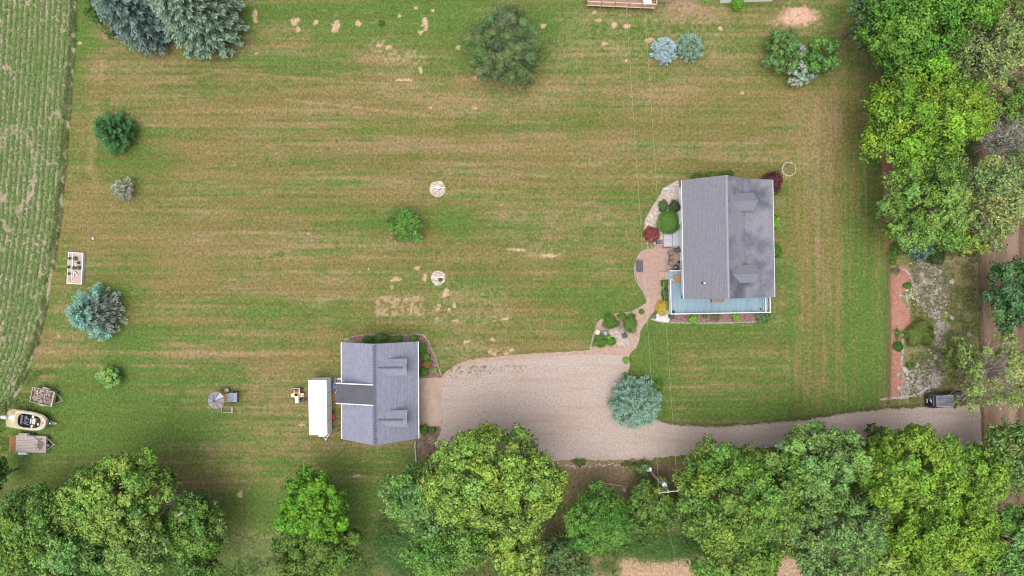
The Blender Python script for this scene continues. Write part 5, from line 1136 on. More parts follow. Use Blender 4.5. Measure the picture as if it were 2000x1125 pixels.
m1 = MB(); m1.tube([(-.6,-hl,.45),(.25,-hl-1.0,.45)], .05, 6); m1.tube([(1.0,-hl,.45),(.3,-hl-1.0,.45)], .05, 6); m1.tube([(.28,-hl-.9,.1),(.28,-hl-.9,.85)], .04, 6); m1.cyl(.28,-hl-1.05,.4,.55,.08); m1.build('tongue', M['steel'], T)

def small_wheel(x, y, r, wd, par, rimm='steel', axis='y'):
    w0 = MB(); w0.wheel(x, y, r, r, wd, n=14, axis=axis); wo = w0.build('wheel', M['black'], par)
    w1 = MB(); w1.wheel(x, y, r, r*.5, wd+.03, n=10, axis=axis); w1.build('rim', M[rimm], wo)

# flatbed trailer
p = W(56.5,867,.6); T = empty('flatbed_trailer', (p.x,p.y,0), math.radians(-1.5)); tag(T, 'grey plank flatbed trailer with an orange rusty tail ramp', 'trailer')
for k in range(10): m1 = MB(); m1.box(-1.60,2.08,-.95+.19*k,-.95+.19*k+.175,.56+random.uniform(-.006,.006),.60); m1.build('plank', M['greywood'], T)
m1 = MB(); m1.box(-1.68,2.12,-1.02,-.965,.45,.66); m1.box(-1.68,2.12,.965,1.02,.45,.66); m1.box(2.10,2.16,-.96,.96,.45,.70); m1.build('frame', M['greywood'], T)
m1 = MB()
m1.loft([[(-1.74,-.9,.55),(-1.69,-.9,.50),(-1.69,.95,.50),(-1.74,.95,.55)],[(-2.04,-.9,1.0),(-1.98,-.9,1.0),(-1.98,.95,1.0),(-2.04,.95,1.0)]]); m1.build('tail_ramp', M['orange'], T)
m1 = MB()
for k in range(5): m1.tube([(-1.73,-.85+.43*k,.6),(-2.06,-.85+.43*k,1.05)], .035, 5)
m1.build('ramp_bars', M['rust'], T)
for sy in (-1,1):
    m1 = MB(); m1.loft([[(x,sy*1.03,z),(x,sy*1.30,z),(x,sy*1.30,z-.04),(x,sy*1.03,z-.04)] for x,z in ((-1.35,.45),(-1.2,.72),(-.2,.72),(-.05,.45))]); m1.build('fender', M['pinkrust'] if sy > 0 else M['steel'], T)
    for xx in (-.95,-.42): small_wheel(xx, sy*1.16, .30, .19, T)
small_wheel(.25, 1.16, .28, .16, T)
m1 = MB(); m1.tube([(2.1,.75,.5),(3.0,-.05,.5)], .05, 6); m1.tube([(2.1,-.75,.5),(3.0,-.05,.5)], .05, 6); m1.tube([(2.85,-.05,.5),(3.15,-.05,.5)], .06, 6); m1.build('tongue', M['pinkrust'], T)
m1 = MB(); m1.box(2.25,2.55,-.25,.05,.5,.72,bev=.02); m1.build('winch_box', M['darksteel'], T)
for k in range(22):
    a, b, r = random.uniform(1.1,1.95), random.uniform(-.75,.75), random.uniform(0,3.1); ln = random.uniform(.12,.35)
    if k == 0: m1 = MB(); m1.tube([(-.5,0,0),(-.1,.05,.02),(.5,0,.0)], .04, 4); lo_ = m1.build('branch_scrap', M['brownwood']); base_me = lo_.data
    else: lo_ = bpy.data.objects.new('branch_scrap', base_me); C.objects.link(lo_)
    if k == 0: S0 = empty('brush_pile', tuple(W(72,866,.6)), 0); tag(S0, 'scattered brown twigs lying on the front of the flatbed trailer', 'twigs')
    lo_.parent = S0; lo_.location = (a-1.2, b, .05+random.uniform(0,.04)); lo_.rotation_euler = (0,0,r); lo_.scale = (ln*2,1,1)

# small wood trailer
p = W(85.5,774.5,.7); T = empty('utility_trailer', (p.x,p.y,0), math.radians(-13)); tag(T, 'small wooden-sided trailer full of firewood scraps', 'trailer')
m1 = MB()
for k in range(6): m1 = MB(); m1.box(-1.22,1.22,-.84+.28*k,-.84+.28*k+.265,.50,.54); m1.build('floor_plank', M['greywood'], T)
for nm_, bx_ in (('side_board',(-1.4,1.38,.86,.92)),('side_board',(-1.4,1.38,-.92,-.86)),('front_board',(1.2,1.38,-.855,.855)),('tail_board',(-1.40,-1.32,-.855,.855))):
    m1 = MB(); m1.box(*bx_,.55,.98); m1.build(nm_, M['olivewood'], T)
for sy in (-1,1):
    m1 = MB(); m1.loft([[(x,sy*.925,z),(x,sy*1.15,z),(x,sy*1.15,z-.04),(x,sy*.925,z-.04)] for x,z in ((-.5,.5),(-.35,.78),(.35,.78),(.5,.5))]); m1.build('fender', M['pinkrust'], T)
    small_wheel(0, sy*1.04, .32, .16, T)
m1 = MB(); m1.tube([(1.38,.6,.5),(2.25,-.02,.5)], .045, 6); m1.tube([(1.38,-.6,.5),(2.25,-.02,.5)], .045, 6); m1.build('tongue', M['pinkrust'], T)
F = empty('firewood_load', tuple(W(84,774,.6)), math.radians(-13)); tag(F, 'loose heap of pinkish split firewood in the small trailer', 'firewood')
fw = []
for k in range(3):
    m1 = MB(); r = .05+.015*k; m1.loft([[(-.17,-r,0),(-.17,r,0),(-.17,.3*r,r*1.4)],[(.17,-r,0),(.17,r,0),(.17,.2*r,r*1.3)]]); fw.append(m1)
mm_ = [mat('split_wood',(.32,.22,.19),.9,.3,5,col2=(.38,.30,.27)), mat('split_wood_bark',(.22,.16,.14),.9,.3,5), mat('split_wood_pale',(.40,.34,.31),.9,.2,5)]
meshes = []
for k in range(3): o = fw[k].build('log', mm_[k], F); meshes.append(o.data); o.location = (random.uniform(-1,1),random.uniform(-.7,.7),.12)
for k in range(190):
    o = bpy.data.objects.new('log', meshes[k%3]); C.objects.link(o); o.parent = F
    x, y = random.uniform(-1.15,1.0), random.uniform(-.72,.72)
    o.location = (x, y, .03+.22*max(0,1-(x*x+y*y)/1.4)*random.random()+random.uniform(0,.05)); o.rotation_euler = (random.uniform(-.4,.4), random.uniform(-.3,.3), random.uniform(0,6.3)); s = random.uniform(.6,1.25); o.scale = (s,s,s)

# boat on its trailer
p = W(53.5,821,.9); T = empty('motor_boat', (p.x,p.y,0), math.radians(-8)); tag(T, 'cream-yellow open motor boat on its trailer between two old trailers', 'boat')
def hull_ring(x, sc=1.0, z=0.0, inset=0.0):
    return None
st_x = [-2.35,-2.0,-1.0,0,1.0,1.7,2.15,2.4,2.5]
hwid = [1.03,1.08,1.12,1.12,1.06,.93,.70,.40,.10]
def outline(inset, z, x0=-9, xs=1.0):
    pts = [(x, h-inset) for x, h in zip(st_x, hwid)]
    pts = [(min(x, 2.5-inset), max(y, .02)) for x, y in pts]
    return [(x, y, z) for x, y in pts]+[(x, -y, z) for x, y in reversed(pts)]
m1 = MB(); m1.loft([outline(.45,.35), outline(.12,.60), outline(.0,.95), outline(.0,1.05)], caps=False); nn_ = 2*len(st_x); m1.f.append(tuple(reversed(range(nn_)))); m1.build('hull', M['hullside'], T)
def annulus(mb, outer, inner, z0, z1):
    n = len(outer)
    vs = [(x,y,z0) for x,y in outer]+[(x,y,z0) for x,y in inner]+[(x,y,z1) for x,y in outer]+[(x,y,z1) for x,y in inner]
    fs = []
    for i in range(n):
        j = (i+1)%n; fs += [(2*n+i,2*n+j,3*n+j,3*n+i),(i,n+i,n+j,j),(i,j,2*n+j,2*n+i),(n+i,3*n+i,3*n+j,n+j)]
    return mb.add(vs, fs)
NN = 44
def hull_at(a):   # radial outline by angle
    return a
outer = []; inner = []
for k in range(NN):
    a = 2*math.pi*k/NN; ca, sa = math.cos(a), math.sin(a)
    e = 2.6 if ca > 0 else 7
    r = (abs(ca)**e+abs(sa)**e)**(-1/e); x, y = 2.42*r*ca, 1.10*r*sa
    outer.append((x+.02, y))
    e2 = 3.2; r2 = (abs(ca)**e2+abs(sa)**e2)**(-1/e2); inner.append((.38+1.38*r2*ca, .80*r2*sa*(1-.10*ca)))
m1 = MB(); annulus(m1, outer, inner, 1.052, 1.13); m1.build('deck', M['cream'], T, True)
m1 = MB(); inn2 = [(x*.98+.008, y*.97) for x,y in inner]; m1.loft([[(x,y,.55) for x,y in inn2],[(x,y,.60) for x,y in inn2]]); annulus(m1, inner, inn2, .6, 1.125); m1.build('cockpit_floor', M['carpet'], T)
for nm_, bx_, mt_ in (('console',(.75,1.15,-.30,.42,.61,1.18),'cream'),('windscreen',(.55,.74,-.25,.38,.61,1.28),'fabricpale'),('thwart',(.62,.86,.44,.76,.61,1.14),'white'),('thwart',(.62,.86,-.76,-.42,.61,1.14),'white'),('seat',(-.35,.05,.10,.55,.61,1.0),'slate'),('seat',(-.35,.05,-.55,-.10,.61,1.0),'carpet'),('seat',(1.25,1.45,-.45,-.15,.61,.95),'white'),('rear_bench',(-.85,-.55,-.6,.6,.61,.95),'slate')):
    m1 = MB(); m1.box(*bx_, bev=.04); m1.build(nm_, M[mt_], T)
m1 = MB(); m1.tube([(-.3,.05,1.05),(.3,-.2,1.2),(.35,.3,1.2),(-.1,.3,1.1)], .03, 5); m1.tube([(-.4,-.3,1.0),(.4,-.45,1.15)], .03, 5); m1.build('rigging', M['steel'], T)
m1 = MB()
for sy in (-1,1): m1.tube([(x, sy*(y+.01), .98) for x, y in zip(st_x[:-1], hwid[:-1])], .035, 5)
m1.build('rub_rail', M['steel'], T)
m1 = MB(); m1.box(-1.95,-1.45,.55,.95,1.132,1.17,bev=.01); m1.build('hatch', M['pinkrust'], T); m1 = MB(); m1.box(2.0,2.12,-.15,.12,1.132,1.17); m1.build('bow_light', M['red'], T)
mo = empty('outboard_motor', (-2.45,.10,0)); mo.parent = T
m1 = MB(); m1.loft([[(x,y*s,z) for x,y in ((-.42,-.12),(-.30,-.21),(.12,-.22),(.28,-.12),(.28,.12),(.12,.22),(-.30,.21),(-.42,.12))] for z,s in ((1.0,.8),(1.15,1),(1.38,1),(1.5,.6))]); m1.build('cowling', M['white'], mo, True)
m1 = MB(); m1.box(-.12,.06,-.06,.06,.3,1.0); m1.build('motor_leg', M['white'], mo); m1 = MB(); m1.box(.26,.95,-.22,.22,.95,1.14,bev=.03); m1.build('motor_bracket', M['white'], mo)
m1 = MB(); m1.tube([(-2.2,.6,.35),(2.4,.2,.4),(3.3,-.05,.45)], .05, 6); m1.tube([(-2.2,-.6,.35),(2.4,-.2,.4),(3.3,-.05,.45)], .05, 6); m1.tube([(-.6,-1.0,.3),(-.6,1.0,.3)], .05, 6); m1.box(2.62,2.80,-.12,.12,.45,.9,bev=.02); m1.build('trailer_frame', M['steel'], T)
for sy in (-1,1): small_wheel(-.6, sy*.98, .29, .18, T)

# lawn tractor and the little red machine beside it
p = W(580,771,.6); T = empty('lawn_tractor', (p.x,p.y,0), math.radians(2)); tag(T, 'yellow and white lawn tractor facing down the lawn beside the white trailer', 'lawn tractor')
m1 = MB(); m1.loft([[(-.22,-1.0,z),(.22,-1.0,z),(.26,-.1,z),(-.26,-.1,z)] for z in (.35,.72)]+[[(-.16,-.9,.80),(.16,-.9,.80),(.20,-.15,.84),(-.20,-.15,.84)]]); m1.build('hood', M['white'], T)
m1 = MB(); m1.box(-.34,.34,.1,.75,.40,.66,bev=.06); m1.build('rear_body', M['yellow'], T)
m1 = MB(); m1.box(-.22,.22,.28,.66,.662,.78,bev=.05); m1.box(-.22,.22,.60,.72,.72,1.0,bev=.04); m1.build('seat', M['slate'], T)
m1 = MB(); m1.tube([(-.38,.12,.72),(-.42,.78,.72),(.42,.78,.72),(.38,.12,.72)], .04, 6); m1.build('bumper_bar', M['white'], T)
for sx in (-1,1): m1 = MB(); m1.loft([[(sx*.36,-.35,z),(sx*.80,-.28,z),(sx*.80,.12,z),(sx*.36,.18,z)] for z in (.22,.42)]); m1.build('deck_wing', M['ceramic'], T)
m1 = MB(); m1.box(-.34,.34,-.4,.08,.3,.52,bev=.03); m1.build('footwell', M['yellow'], T)
m1 = MB(); m1.tube([(0,-.12,.8),(0,.05,.98)], .025, 6); m1.lathe([(.13,.97),(.16,.99),(.13,1.01),(.10,.99),(.13,.97)], 0, .06, 12); m1.build('steering_wheel', M['black'], T)
for sx in (-1,1): small_wheel(sx*.45, .50, .27, .24, T, 'white', 'x'); small_wheel(sx*.34, -.72, .19, .15, T, 'white', 'x')
p = W(596,781,.4); T = empty('push_mower', (p.x,p.y,0), math.radians(0)); tag(T, 'small red push mower tucked against the left side of the white trailer', 'mower')
m1 = MB(); m1.box(-.28,.30,-.25,.12,.12,.30,bev=.05); m1.build('mower_deck', M['red'], T); m1 = MB(); m1.cyl(0,-.04,.302,.48,.14,.11,n=12); m1.build('engine', M['black'], T)
m1 = MB(); m1.tube([(-.2,.12,.3),(-.2,.62,.85),(.2,.62,.85),(.2,.12,.3)], .02, 5); m1.build('handle', M['darksteel'], T)
for sx in (-1,1):
    for yy in (-.2,.14): small_wheel(sx*.33, yy, .10, .06, T, 'white', 'x')
p = W(650,815,.4); T = empty('wheelbarrow', (p.x,p.y,0), math.radians(-8)); tag(T, 'faded red wheelbarrow between the white trailer and the garage', 'wheelbarrow')
m1 = MB(); m1.loft([[(-.2,-.28,.3),(.2,-.28,.3),(.2,.3,.3),(-.2,.3,.3)],[(-.32,-.40,.55),(.32,-.40,.55),(.34,.45,.6),(-.34,.45,.6)],[(-.29,-.37,.55),(.29,-.37,.55),(.31,.42,.6),(-.31,.42,.6)],[(-.18,-.26,.33),(.18,-.26,.33),(.18,.28,.33),(-.18,.28,.33)]]); m1.build('tray', M['red'], T)
for sx in (-1,1): m1 = MB(); m1.tube([(sx*.08,.5,.2),(sx*.2,0,.28),(sx*.28,-.95,.5)], .022, 5); m1.build('handle', M['tanwood'], T)
small_wheel(0,.56,.18,.08,T,'white','x'); m1 = MB(); m1.tube([(-.2,-.35,0),(-.2,-.2,.3)], .018, 5); m1.tube([(.2,-.35,0),(.2,-.2,.3)], .018, 5); m1.build('leg', M['darksteel'], T)
# leaning pipes, lumber and a bin between trailer and garage
for i, (px, py, rz, ln, mm_n, lb) in enumerate(((652,751,78,1.7,'violet','bluish tarp-wrapped bundle at the top between trailer and garage'),(656,757,60,1.9,'steel','grey pipe leaning toward the garage, left of two'),(660,757,62,1.9,'white','pale pipe leaning toward the garage, right of two'),(659,741,8,.9,'ceramic','pale board lying by the garage corner above the dark flat roof'))):
    p = W(px,py,.4); m1 = MB()
    if i == 0: m1.loft([[(x,w_*math.cos(a),.18+w_*math.sin(a)) for a in np.linspace(0,6.28,9)[:-1]] for x,w_ in ((-.85,.05),(-.6,.18),(0,.22),(.6,.17),(.85,.06))])
    elif i == 3: m1.box(-ln/2,ln/2,-.14,.14,.0,.06,bev=.01)
    else: m1.tube([(-ln/2,0,.05),(ln/2,0,1.3)], .055, 7)
    obj1(('tarp_bundle','pipe','pipe','board')[i], m1, mm_n, lb, ('bundle','pipe','pipe','board')[i], (p.x,p.y,0.0), math.radians(rz))
p = W(667,740,.5); T = empty('garden_hose_reel', (p.x,p.y,0)); tag(T, 'white hose reel against the garage wall above the dark flat roof', 'hose reel')
m1 = MB(); m1.wheel(0,0,.4,.26,.3,n=14); m1.build('reel', M['white'], T); m1 = MB(); m1.wheel(0,0,.4,.16,.34,n=12); m1.build('hub', M['black'], T); m1 = MB(); m1.box(-.12,.12,-.12,.12,0,.2); m1.build('stand', M['darksteel'], T)
for i, (px,py,rz) in enumerate(((664,838,50),(655,846,40))):
    p = W(px,py,.05); m1 = MB(); m1.box(-.75,.75,-.06,.06,.0,.06); obj1('timber', m1, 'rust', ('reddish timber lying by the lower back corner of the garage','shorter reddish timber nearer the trailer tongue on the grass')[i], 'timber', (p.x,p.y,.0), math.radians(rz))
for i, (px,py) in enumerate(((667,678),(667,716),(667,838))):
    p = W(px,py,2.0); m1 = MB(); m1.box(-.08,.10,-.14,.14,-.18,.14,bev=.03); obj1('wall_light', m1, 'white', ('white flood light under the left garage eave, topmost','white flood light under the left garage eave, middle','white flood light under the left garage eave, lowest')[i], 'light', (-19.72,p.y,2.62))

# octagonal canopy table, chair and frame
p = W(422,782,2.0); T = empty('octagon_canopy', (p.x,p.y,0)); tag(T, 'grey eight-sided garden canopy with one pale panel', 'canopy')
R8 = 17.2*GM*.975
for k in range(8):
    a_0, a_1 = 2*math.pi*k/8+.39+.02, 2*math.pi*(k+1)/8+.39-.02
    m1 = MB(); m1.add([(.05*math.cos((a_0+a_1)/2),.05*math.sin((a_0+a_1)/2),2.52),(R8*math.cos(a_0),R8*math.sin(a_0),2.0),(R8*math.cos(a_1),R8*math.sin(a_1),2.0),(.05*math.cos((a_0+a_1)/2),.05*math.sin((a_0+a_1)/2),2.49),(R8*math.cos(a_0),R8*math.sin(a_0),1.97),(R8*math.cos(a_1),R8*math.sin(a_1),1.97)], [(0,1,2),(3,5,4),(1,4,5,2),(0,3,4,1),(0,2,5,3)])
    m1.build('canopy_panel', M['fabricpale' if k == 0 else ('fabricpink' if k in (6,7) else 'fabricgrey')], T)
    m1 = MB(); a_ = 2*math.pi*k/8+.39; m1.tube([(0,0,2.535),(R8*math.cos(a_),R8*math.sin(a_),2.01)], .035, 5); m1.build('rib', M['slate'], T)
m1 = MB(); m1.tube([(0,0,0),(0,0,2.5)], .04, 8); m1.build('pole', M['darksteel'], T); m1 = MB(); m1.cyl(0,0,2.53,2.62,.07,.02,n=8); m1.build('finial', M['black'], T); m1 = MB(); m1.cyl(0,0,0,.1,.35,.3); m1.build('base', M['stonegrey'], T)
p = W(443,777,.7); T = empty('garden_table', (p.x,p.y,0), .1); tag(T, 'tan wooden table beside the octagonal canopy', 'table')
for k in range(5): m1 = MB(); m1.box(-.42,.42,-.5+.2*k,-.5+.2*k+.19,.68,.72); m1.build('table_board', M['tanwood'], T)
for sx in (-1,1):
    for sy in (-1,1): m1 = MB(); m1.box(sx*.36-.03,sx*.36+.03,sy*.42-.03,sy*.42+.03,0,.68); m1.build('leg', M['brownwood'], T)
p = W(441,763,.7); T = empty('folding_chair', (p.x,p.y,0), math.radians(30)); tag(T, 'dark-framed chair above the canopy table with a pale seat', 'chair')
m1 = MB(); m1.box(-.26,.26,-.24,.24,.42,.46,bev=.02); m1.build('seat', M['olivewood'], T); m1 = MB(); m1.tube([(-.27,.26,.44),(-.32,.38,.95),(.32,.38,.95),(.27,.26,.44)], .03, 5); m1.build('backrest', M['darksteel'], T)
m1 = MB(); m1.tube([(-.3,-.3,0),(-.3,.35,.65),(-.32,-.25,.66)], .022, 5); m1.build('leg', M['darksteel'], T); m1 = MB(); m1.tube([(.3,-.3,0),(.3,.35,.65),(.32,-.25,.66)], .022, 5); m1.build('leg', M['darksteel'], T)
p = W(455.5,776,1.0); T = empty('garden_swing', (p.x,p.y,0), math.radians(-2)); tag(T, 'blue covered bench with dark frame right of the canopy', 'bench')
m1 = MB(); m1.loft([[(-.42,-.55,1.02),(.02,-.55,1.10),(.02,.55,1.10),(-.42,.55,1.02)],[(-.42,-.55,1.05),(.02,-.55,1.13),(.02,.55,1.13),(-.42,.55,1.05)]]); m1.build('cover_panel', M['blue'], T)
m1 = MB(); m1.loft([[(.05,-.55,1.10),(.45,-.55,1.0),(.45,.55,1.0),(.05,.55,1.10)],[(.05,-.55,1.13),(.45,-.55,1.03),(.45,.55,1.03),(.05,.55,1.13)]]); m1.build('cover_panel', mat('violet_grey_cover',(.19,.19,.28),.6,.1,4), T)
m1 = MB()
for sy in (-1,1): m1.tube([(-.36,sy*.60,0),(-.1,sy*.60,1.05),(.1,sy*.60,1.05),(.30,sy*.60,0)], .045, 6)
m1.tube([(0,-.62,1.04),(0,.62,1.04)], .03, 6); m1.build('frame', M['carpet'], T); m1 = MB(); m1.box(-.3,.3,-.5,.5,.4,.46); m1.build('seat', M['blue'], T)
p = W(443,800,.2); T = empty('cold_frame', (p.x,p.y,0), math.radians(-1)); tag(T, 'empty pale wooden frame on the grass below the canopy', 'frame')
for bx_ in ((-.72,.72,.28,.36),(-.72,.72,-.36,-.28),(-.72,-.64,-.275,.275),(.52,.60,-.275,.275),(.66,.74,-.275,.275)): m1 = MB(); m1.box(*bx_,0,.18); m1.build('frame_board', M['olivewood'], T)

# raised sand bed on the left lawn
p = W(146.5,524,.4); T = empty('raised_bed', (p.x,p.y,0), math.radians(-3.1)); tag(T, 'long white-framed raised bed filled with sand on the left lawn', 'raised bed')
hw_, hl_ = 14.8*GM*.995, 31*GM*.995
for bx_ in ((-hw_,-hw_+.10,-hl_,hl_),(hw_-.10,hw_,-hl_,hl_),(-hw_+.102,hw_-.102,hl_-.10,hl_),(-hw_+.102,hw_-.102,-hl_,-hl_+.10)): m1 = MB(); m1.box(*bx_,0,.42); m1.build('side_board', M['white'], T)
m1 = MB(); m1.box(-hw_+.11,hw_-.11,-hl_+.11,hl_-.11,0,.33); m1.build('sand_fill', mat('bed_sand',(.42,.31,.26),.95,.15,4,bump=.5,col2=(.34,.27,.24)), T)
m1 = MB(); m1.box(-.36,-.28,-hl_+.45,hl_-.12,.335,.43); m1.build('divider_board', M['white'], T)
m1 = MB(); m1.box(-.62,-.42,-1.62,-1.05,.335,.36); m1.build('brown_board', M['pinkrust'], T)
for x_, y_, rz_, ln_ in ((.10,.05,-8,.62),(.12,-.52,32,.5),(-.08,-.75,-10,.9)):
    p_ = T.matrix_world; m1 = MB(); m1.box(-.05,.05,-ln_/2,ln_/2,.45,.49); o = m1.build('white_stake', M['white'], T); o.location = (x_,y_,0); o.rotation_euler = (0,0,math.radians(rz_))
for i, (px, py, r_, lb) in enumerate(((150.5,505,4.5,'round seedling plant near the top of the raised bed'),(148,523,4,'leafy plant in the middle of the raised bed, left'),(157,523,4.5,'leafy plant in the middle of the raised bed, right'),(139,505,2.5,'tiny seedling in the narrow left strip of the raised bed'),(137,521.5,3,'brown-green seedling halfway down the left strip of the raised bed'),(138,534.5,2.5,'seedling low in the left strip of the raised bed'),(156,513.5,3,'small dark seedling near the right board of the raised bed'))):
    shrub('bed_plant', lb, 'plant', px, py, r_, .35, (.02,.05,.012), (.09,.14,.04), 700+i, n=150, leaf=.1)
    bpy.context.scene.collection.objects[-1] if False else None
for o in list(C.objects):
    if o.name.startswith('bed_plant') and o.type == 'EMPTY': o.location.z = .33
p = W(181,466,.2); m1 = MB(); m1.lathe([(.001,0),(.12,.02),(.16,.12),(.12,.22),(.05,.27),(.001,.28)]); obj1('white_bucket', m1, 'white', 'small white object alone on the left lawn above the raised bed', 'bucket', (p.x,p.y,0))

# clothes-line posts on their gravel circles
for i, (px, py, L_, off) in enumerate(((855,366.5,1.65,0),(857,541.5,1.35,-.25))):
    p = W(px,py,2.1); T = empty('clothesline_post', (p.x,p.y,0)); tag(T, ('white T-shaped clothesline post on the upper gravel circle','white T-shaped clothesline post on the lower gravel circle')[i], 'post', 'clothesline posts')
    m1 = MB(); m1.tube([(0,0,0),(0,0,2.1)], .05, 8); m1.build('upright', M['white'], T)
    m1 = MB(); m1.box(off-L_/2, off+L_/2, -.045, .045, 2.1, 2.17); m1.build('crossbar', M['white'], T)
    m1 = MB(); m1.box(-.22,.22,-.16,.16,2.172,2.2) if i == 0 else m1.cyl(.38,0,2.172,2.26,.12,n=10); m1.build('top_plate', M['white'], T)
shrub('garden_shrub','tiny weed at the foot of the lower clothesline post','plant', 860,546,4,.3,(.03,.08,.02),(.08,.16,.04),750,n=140)

# bird bath and bowl in the island bed
p = W(1167,649,.8); T = empty('bird_bath', (p.x,p.y,0)); tag(T, 'round cream concrete bird bath at the left of the island bed', 'bird bath')
m1 = MB(); m1.lathe([(.22,0),(.22,.06),(.09,.12),(.08,.6),(.14,.68)]); m1.build('pedestal', M['ceramic'], T); m1 = MB(); m1.lathe([(.05,.682),(.26,.74),(.31,.80),(.28,.80),(.22,.765),(.001,.75)]); m1.build('basin', M['ceramic'], T, True)
p = W(1182,651,.5); T = empty('garden_bowl', (p.x,p.y,0)); tag(T, 'round dark slate bowl between the green mounds of the island bed', 'bowl')
m1 = MB(); m1.lathe([(.14,0),(.2,.3),(.36,.46),(.39,.50),(.35,.50),(.2,.42),(.001,.40)]); m1.build('bowl', M['slate'], T, True); m1 = MB(); m1.cyl(0,0,.43,.445,.26,n=16); m1.build('water', M['glass'], T)

# the car
p = W(1851,781,.9); T = empty('parked_car', (p.x,p.y,0), math.radians(3.5)); tag(T, 'black station wagon parked at the drive mouth under the thin tree', 'car')
def body_ring(x, w_, zb, zt, tum=.94): return [(x,-w_*.9,zb),(x,-w_,zb+.15),(x,-w_,zb+(zt-zb)*.6),(x,-w_*tum,zt),(x,w_*tum,zt),(x,w_,zb+(zt-zb)*.6),(x,w_,zb+.15),(x,w_*.9,zb)]
m1 = MB(); m1.loft([body_ring(x,w_,zb,zt,tm) for x,w_,zb,zt,tm in ((-2.38,.66,.42,.74,.9),(-2.30,.80,.30,.95,.92),(-2.05,.90,.25,1.02,.93),(-1.2,.92,.24,1.02,.94),(.6,.92,.24,1.00,.94),(1.2,.91,.24,.96,.93),(1.85,.86,.26,.86,.9),(2.2,.76,.30,.76,.88),(2.36,.56,.42,.66,.88))]); m1.build('body', M['blackgloss'], T, True)
m1 = MB(); m1.loft([[(x,-w_,z),(x,w_,z),(x,w_*.86,zt),(x,-w_*.86,zt)] for x,w_,z,zt in ((-2.0,.80,1.0,1.03),(-1.62,.82,1.0,1.44),(-.6,.84,1.0,1.50),(.35,.83,.99,1.46),(1.15,.76,.95,.98))]); m1.build('window_glass', M['glass'], T)
m1 = MB(); m1.loft([[(x,-w_,z-.02),(x,w_,z-.02),(x,w_*.92,z+.03),(x,-w_*.92,z+.03)] for x,w_,z in ((-1.72,.66,1.40),(-1.5,.70,1.47),(-.6,.72,1.53),(.1,.71,1.51),(.38,.68,1.46))]); m1.build('roof', mat('car_roof_painted_sheen',(.07,.075,.10),.42,.3,2.5,coat=0,spec=.35,stretch=(.5,4,1),col2=(.14,.14,.18)), T)  # sky reflection painted in as streaky grey on the black car's roof
for sy in (-1,1):
    m1 = MB(); m1.tube([(-1.5,sy*.64,1.50),(-1.4,sy*.65,1.58),(.1,sy*.65,1.59),(.25,sy*.64,1.50)], .028, 6); m1.build('roof_rail', M['white'] if sy < 0 else M['steel'], T)
    m1 = MB(); m1.loft([[(-2.26,sy*.62,.80),(-2.02,sy*.86,.80),(-1.98,sy*.84,1.08),(-2.14,sy*.60,1.06)],[(-2.30,sy*.60,.82),(-2.05,sy*.92,.82),(-1.95,sy*.86,1.10),(-2.18,sy*.58,1.09)]]); m1.build('tail_light', M['redlens'], T)
    m1 = MB(); m1.loft([[(2.02,sy*.56,.68),(1.86,sy*.84,.70),(1.80,sy*.80,.84),(1.98,sy*.52,.82)],[(2.28,sy*.52,.62),(2.08,sy*.82,.62),(1.9,sy*.82,.82),(2.1,sy*.52,.80)]]); m1.build('headlight', M['fabricpale'], T)
    m1 = MB(); m1.box(.62,.82,min(sy*.90,sy*1.06),max(sy*.90,sy*1.06),.94,1.06,bev=.02); m1.build('wing_mirror', M['blackgloss'], T)
    for xx in (-1.42,1.42):
        w0 = MB(); w0.wheel(xx, sy*.83, .33, .33, .22, n=20); wo = w0.build('wheel', M['black'], T); w1 = MB(); w1.wheel(xx, sy*.84, .33, .22, .225, n=14); w1.build('rim', M['steel'], wo)
m1 = MB(); m1.box(-2.41,-2.36,-.26,.26,.62,.76); m1.build('number_plate', M['white'], T); m1 = MB(); m1.box(1.0,1.9,-.01,.01,.962,.975); m1.build('bonnet_crease', M['steel'], T)
m1 = MB(); m1.box(-1.95,-1.74,-.55,.55,1.20,1.22); m1.build('rear_wiper_panel', M['slate'], T)

# power pole
base = W(1270,920,0); top = W(1303,956,8.7)
PX, PY = (base.x+top.x)/2, (base.y+top.y)/2
T = empty('power_pole', (PX,PY,0)); tag(T, 'wooden power pole with transformer and crossarm at the edge of the trees', 'power pole')
m1 = MB(); m1.tube([(base.x-PX,base.y-PY,0),(top.x-PX,top.y-PY,9.2)], [.15,.10], 10); m1.build('pole', M['polewood'], T)
ea = W(1286.5,962.5,8.4); eb = W(1322.5,958.5,8.4)
m1 = MB(); d = eb-ea; n_ = Vector((-d.y,d.x,0)).normalized()*.055
m1.loft([[tuple(q+n_-Vector((PX,PY,.06))), tuple(q-n_-Vector((PX,PY,.06))), tuple(q-n_-Vector((PX,PY,-.06))), tuple(q+n_-Vector((PX,PY,-.06)))] for q in (ea,eb)]); m1.build('crossarm', M['polewood'], T)
for q in (ea,eb,(ea+eb)/2): m1 = MB(); m1.lathe([(.04,8.45),(.08,8.5),(.05,8.55),(.08,8.6),(.03,8.68)], q.x-PX, q.y-PY, 8); m1.build('insulator', M['white'], T)
tc_ = W(1297.5,946,7.2); tr = empty('transformer', (tc_.x-PX,tc_.y-PY,0)); tr.parent = T
m1 = MB(); m1.lathe([(.001,6.45),(.25,6.47),(.27,6.5),(.27,7.35),(.29,7.37),(.25,7.45),(.001,7.50)], n=18); m1.build('tank', M['transformer'], tr, True); m1 = MB(); m1.lathe([(.05,7.45),(.07,7.55),(.04,7.62),(.06,7.7),(.001,7.74)], .08, .05, 8); m1.build('bushing', M['white'], tr)
m1 = MB(); m1.tube([(0,0,7.0),(-.35,.25,7.0)], .05, 6); m1.build('bracket', M['darksteel'], tr)
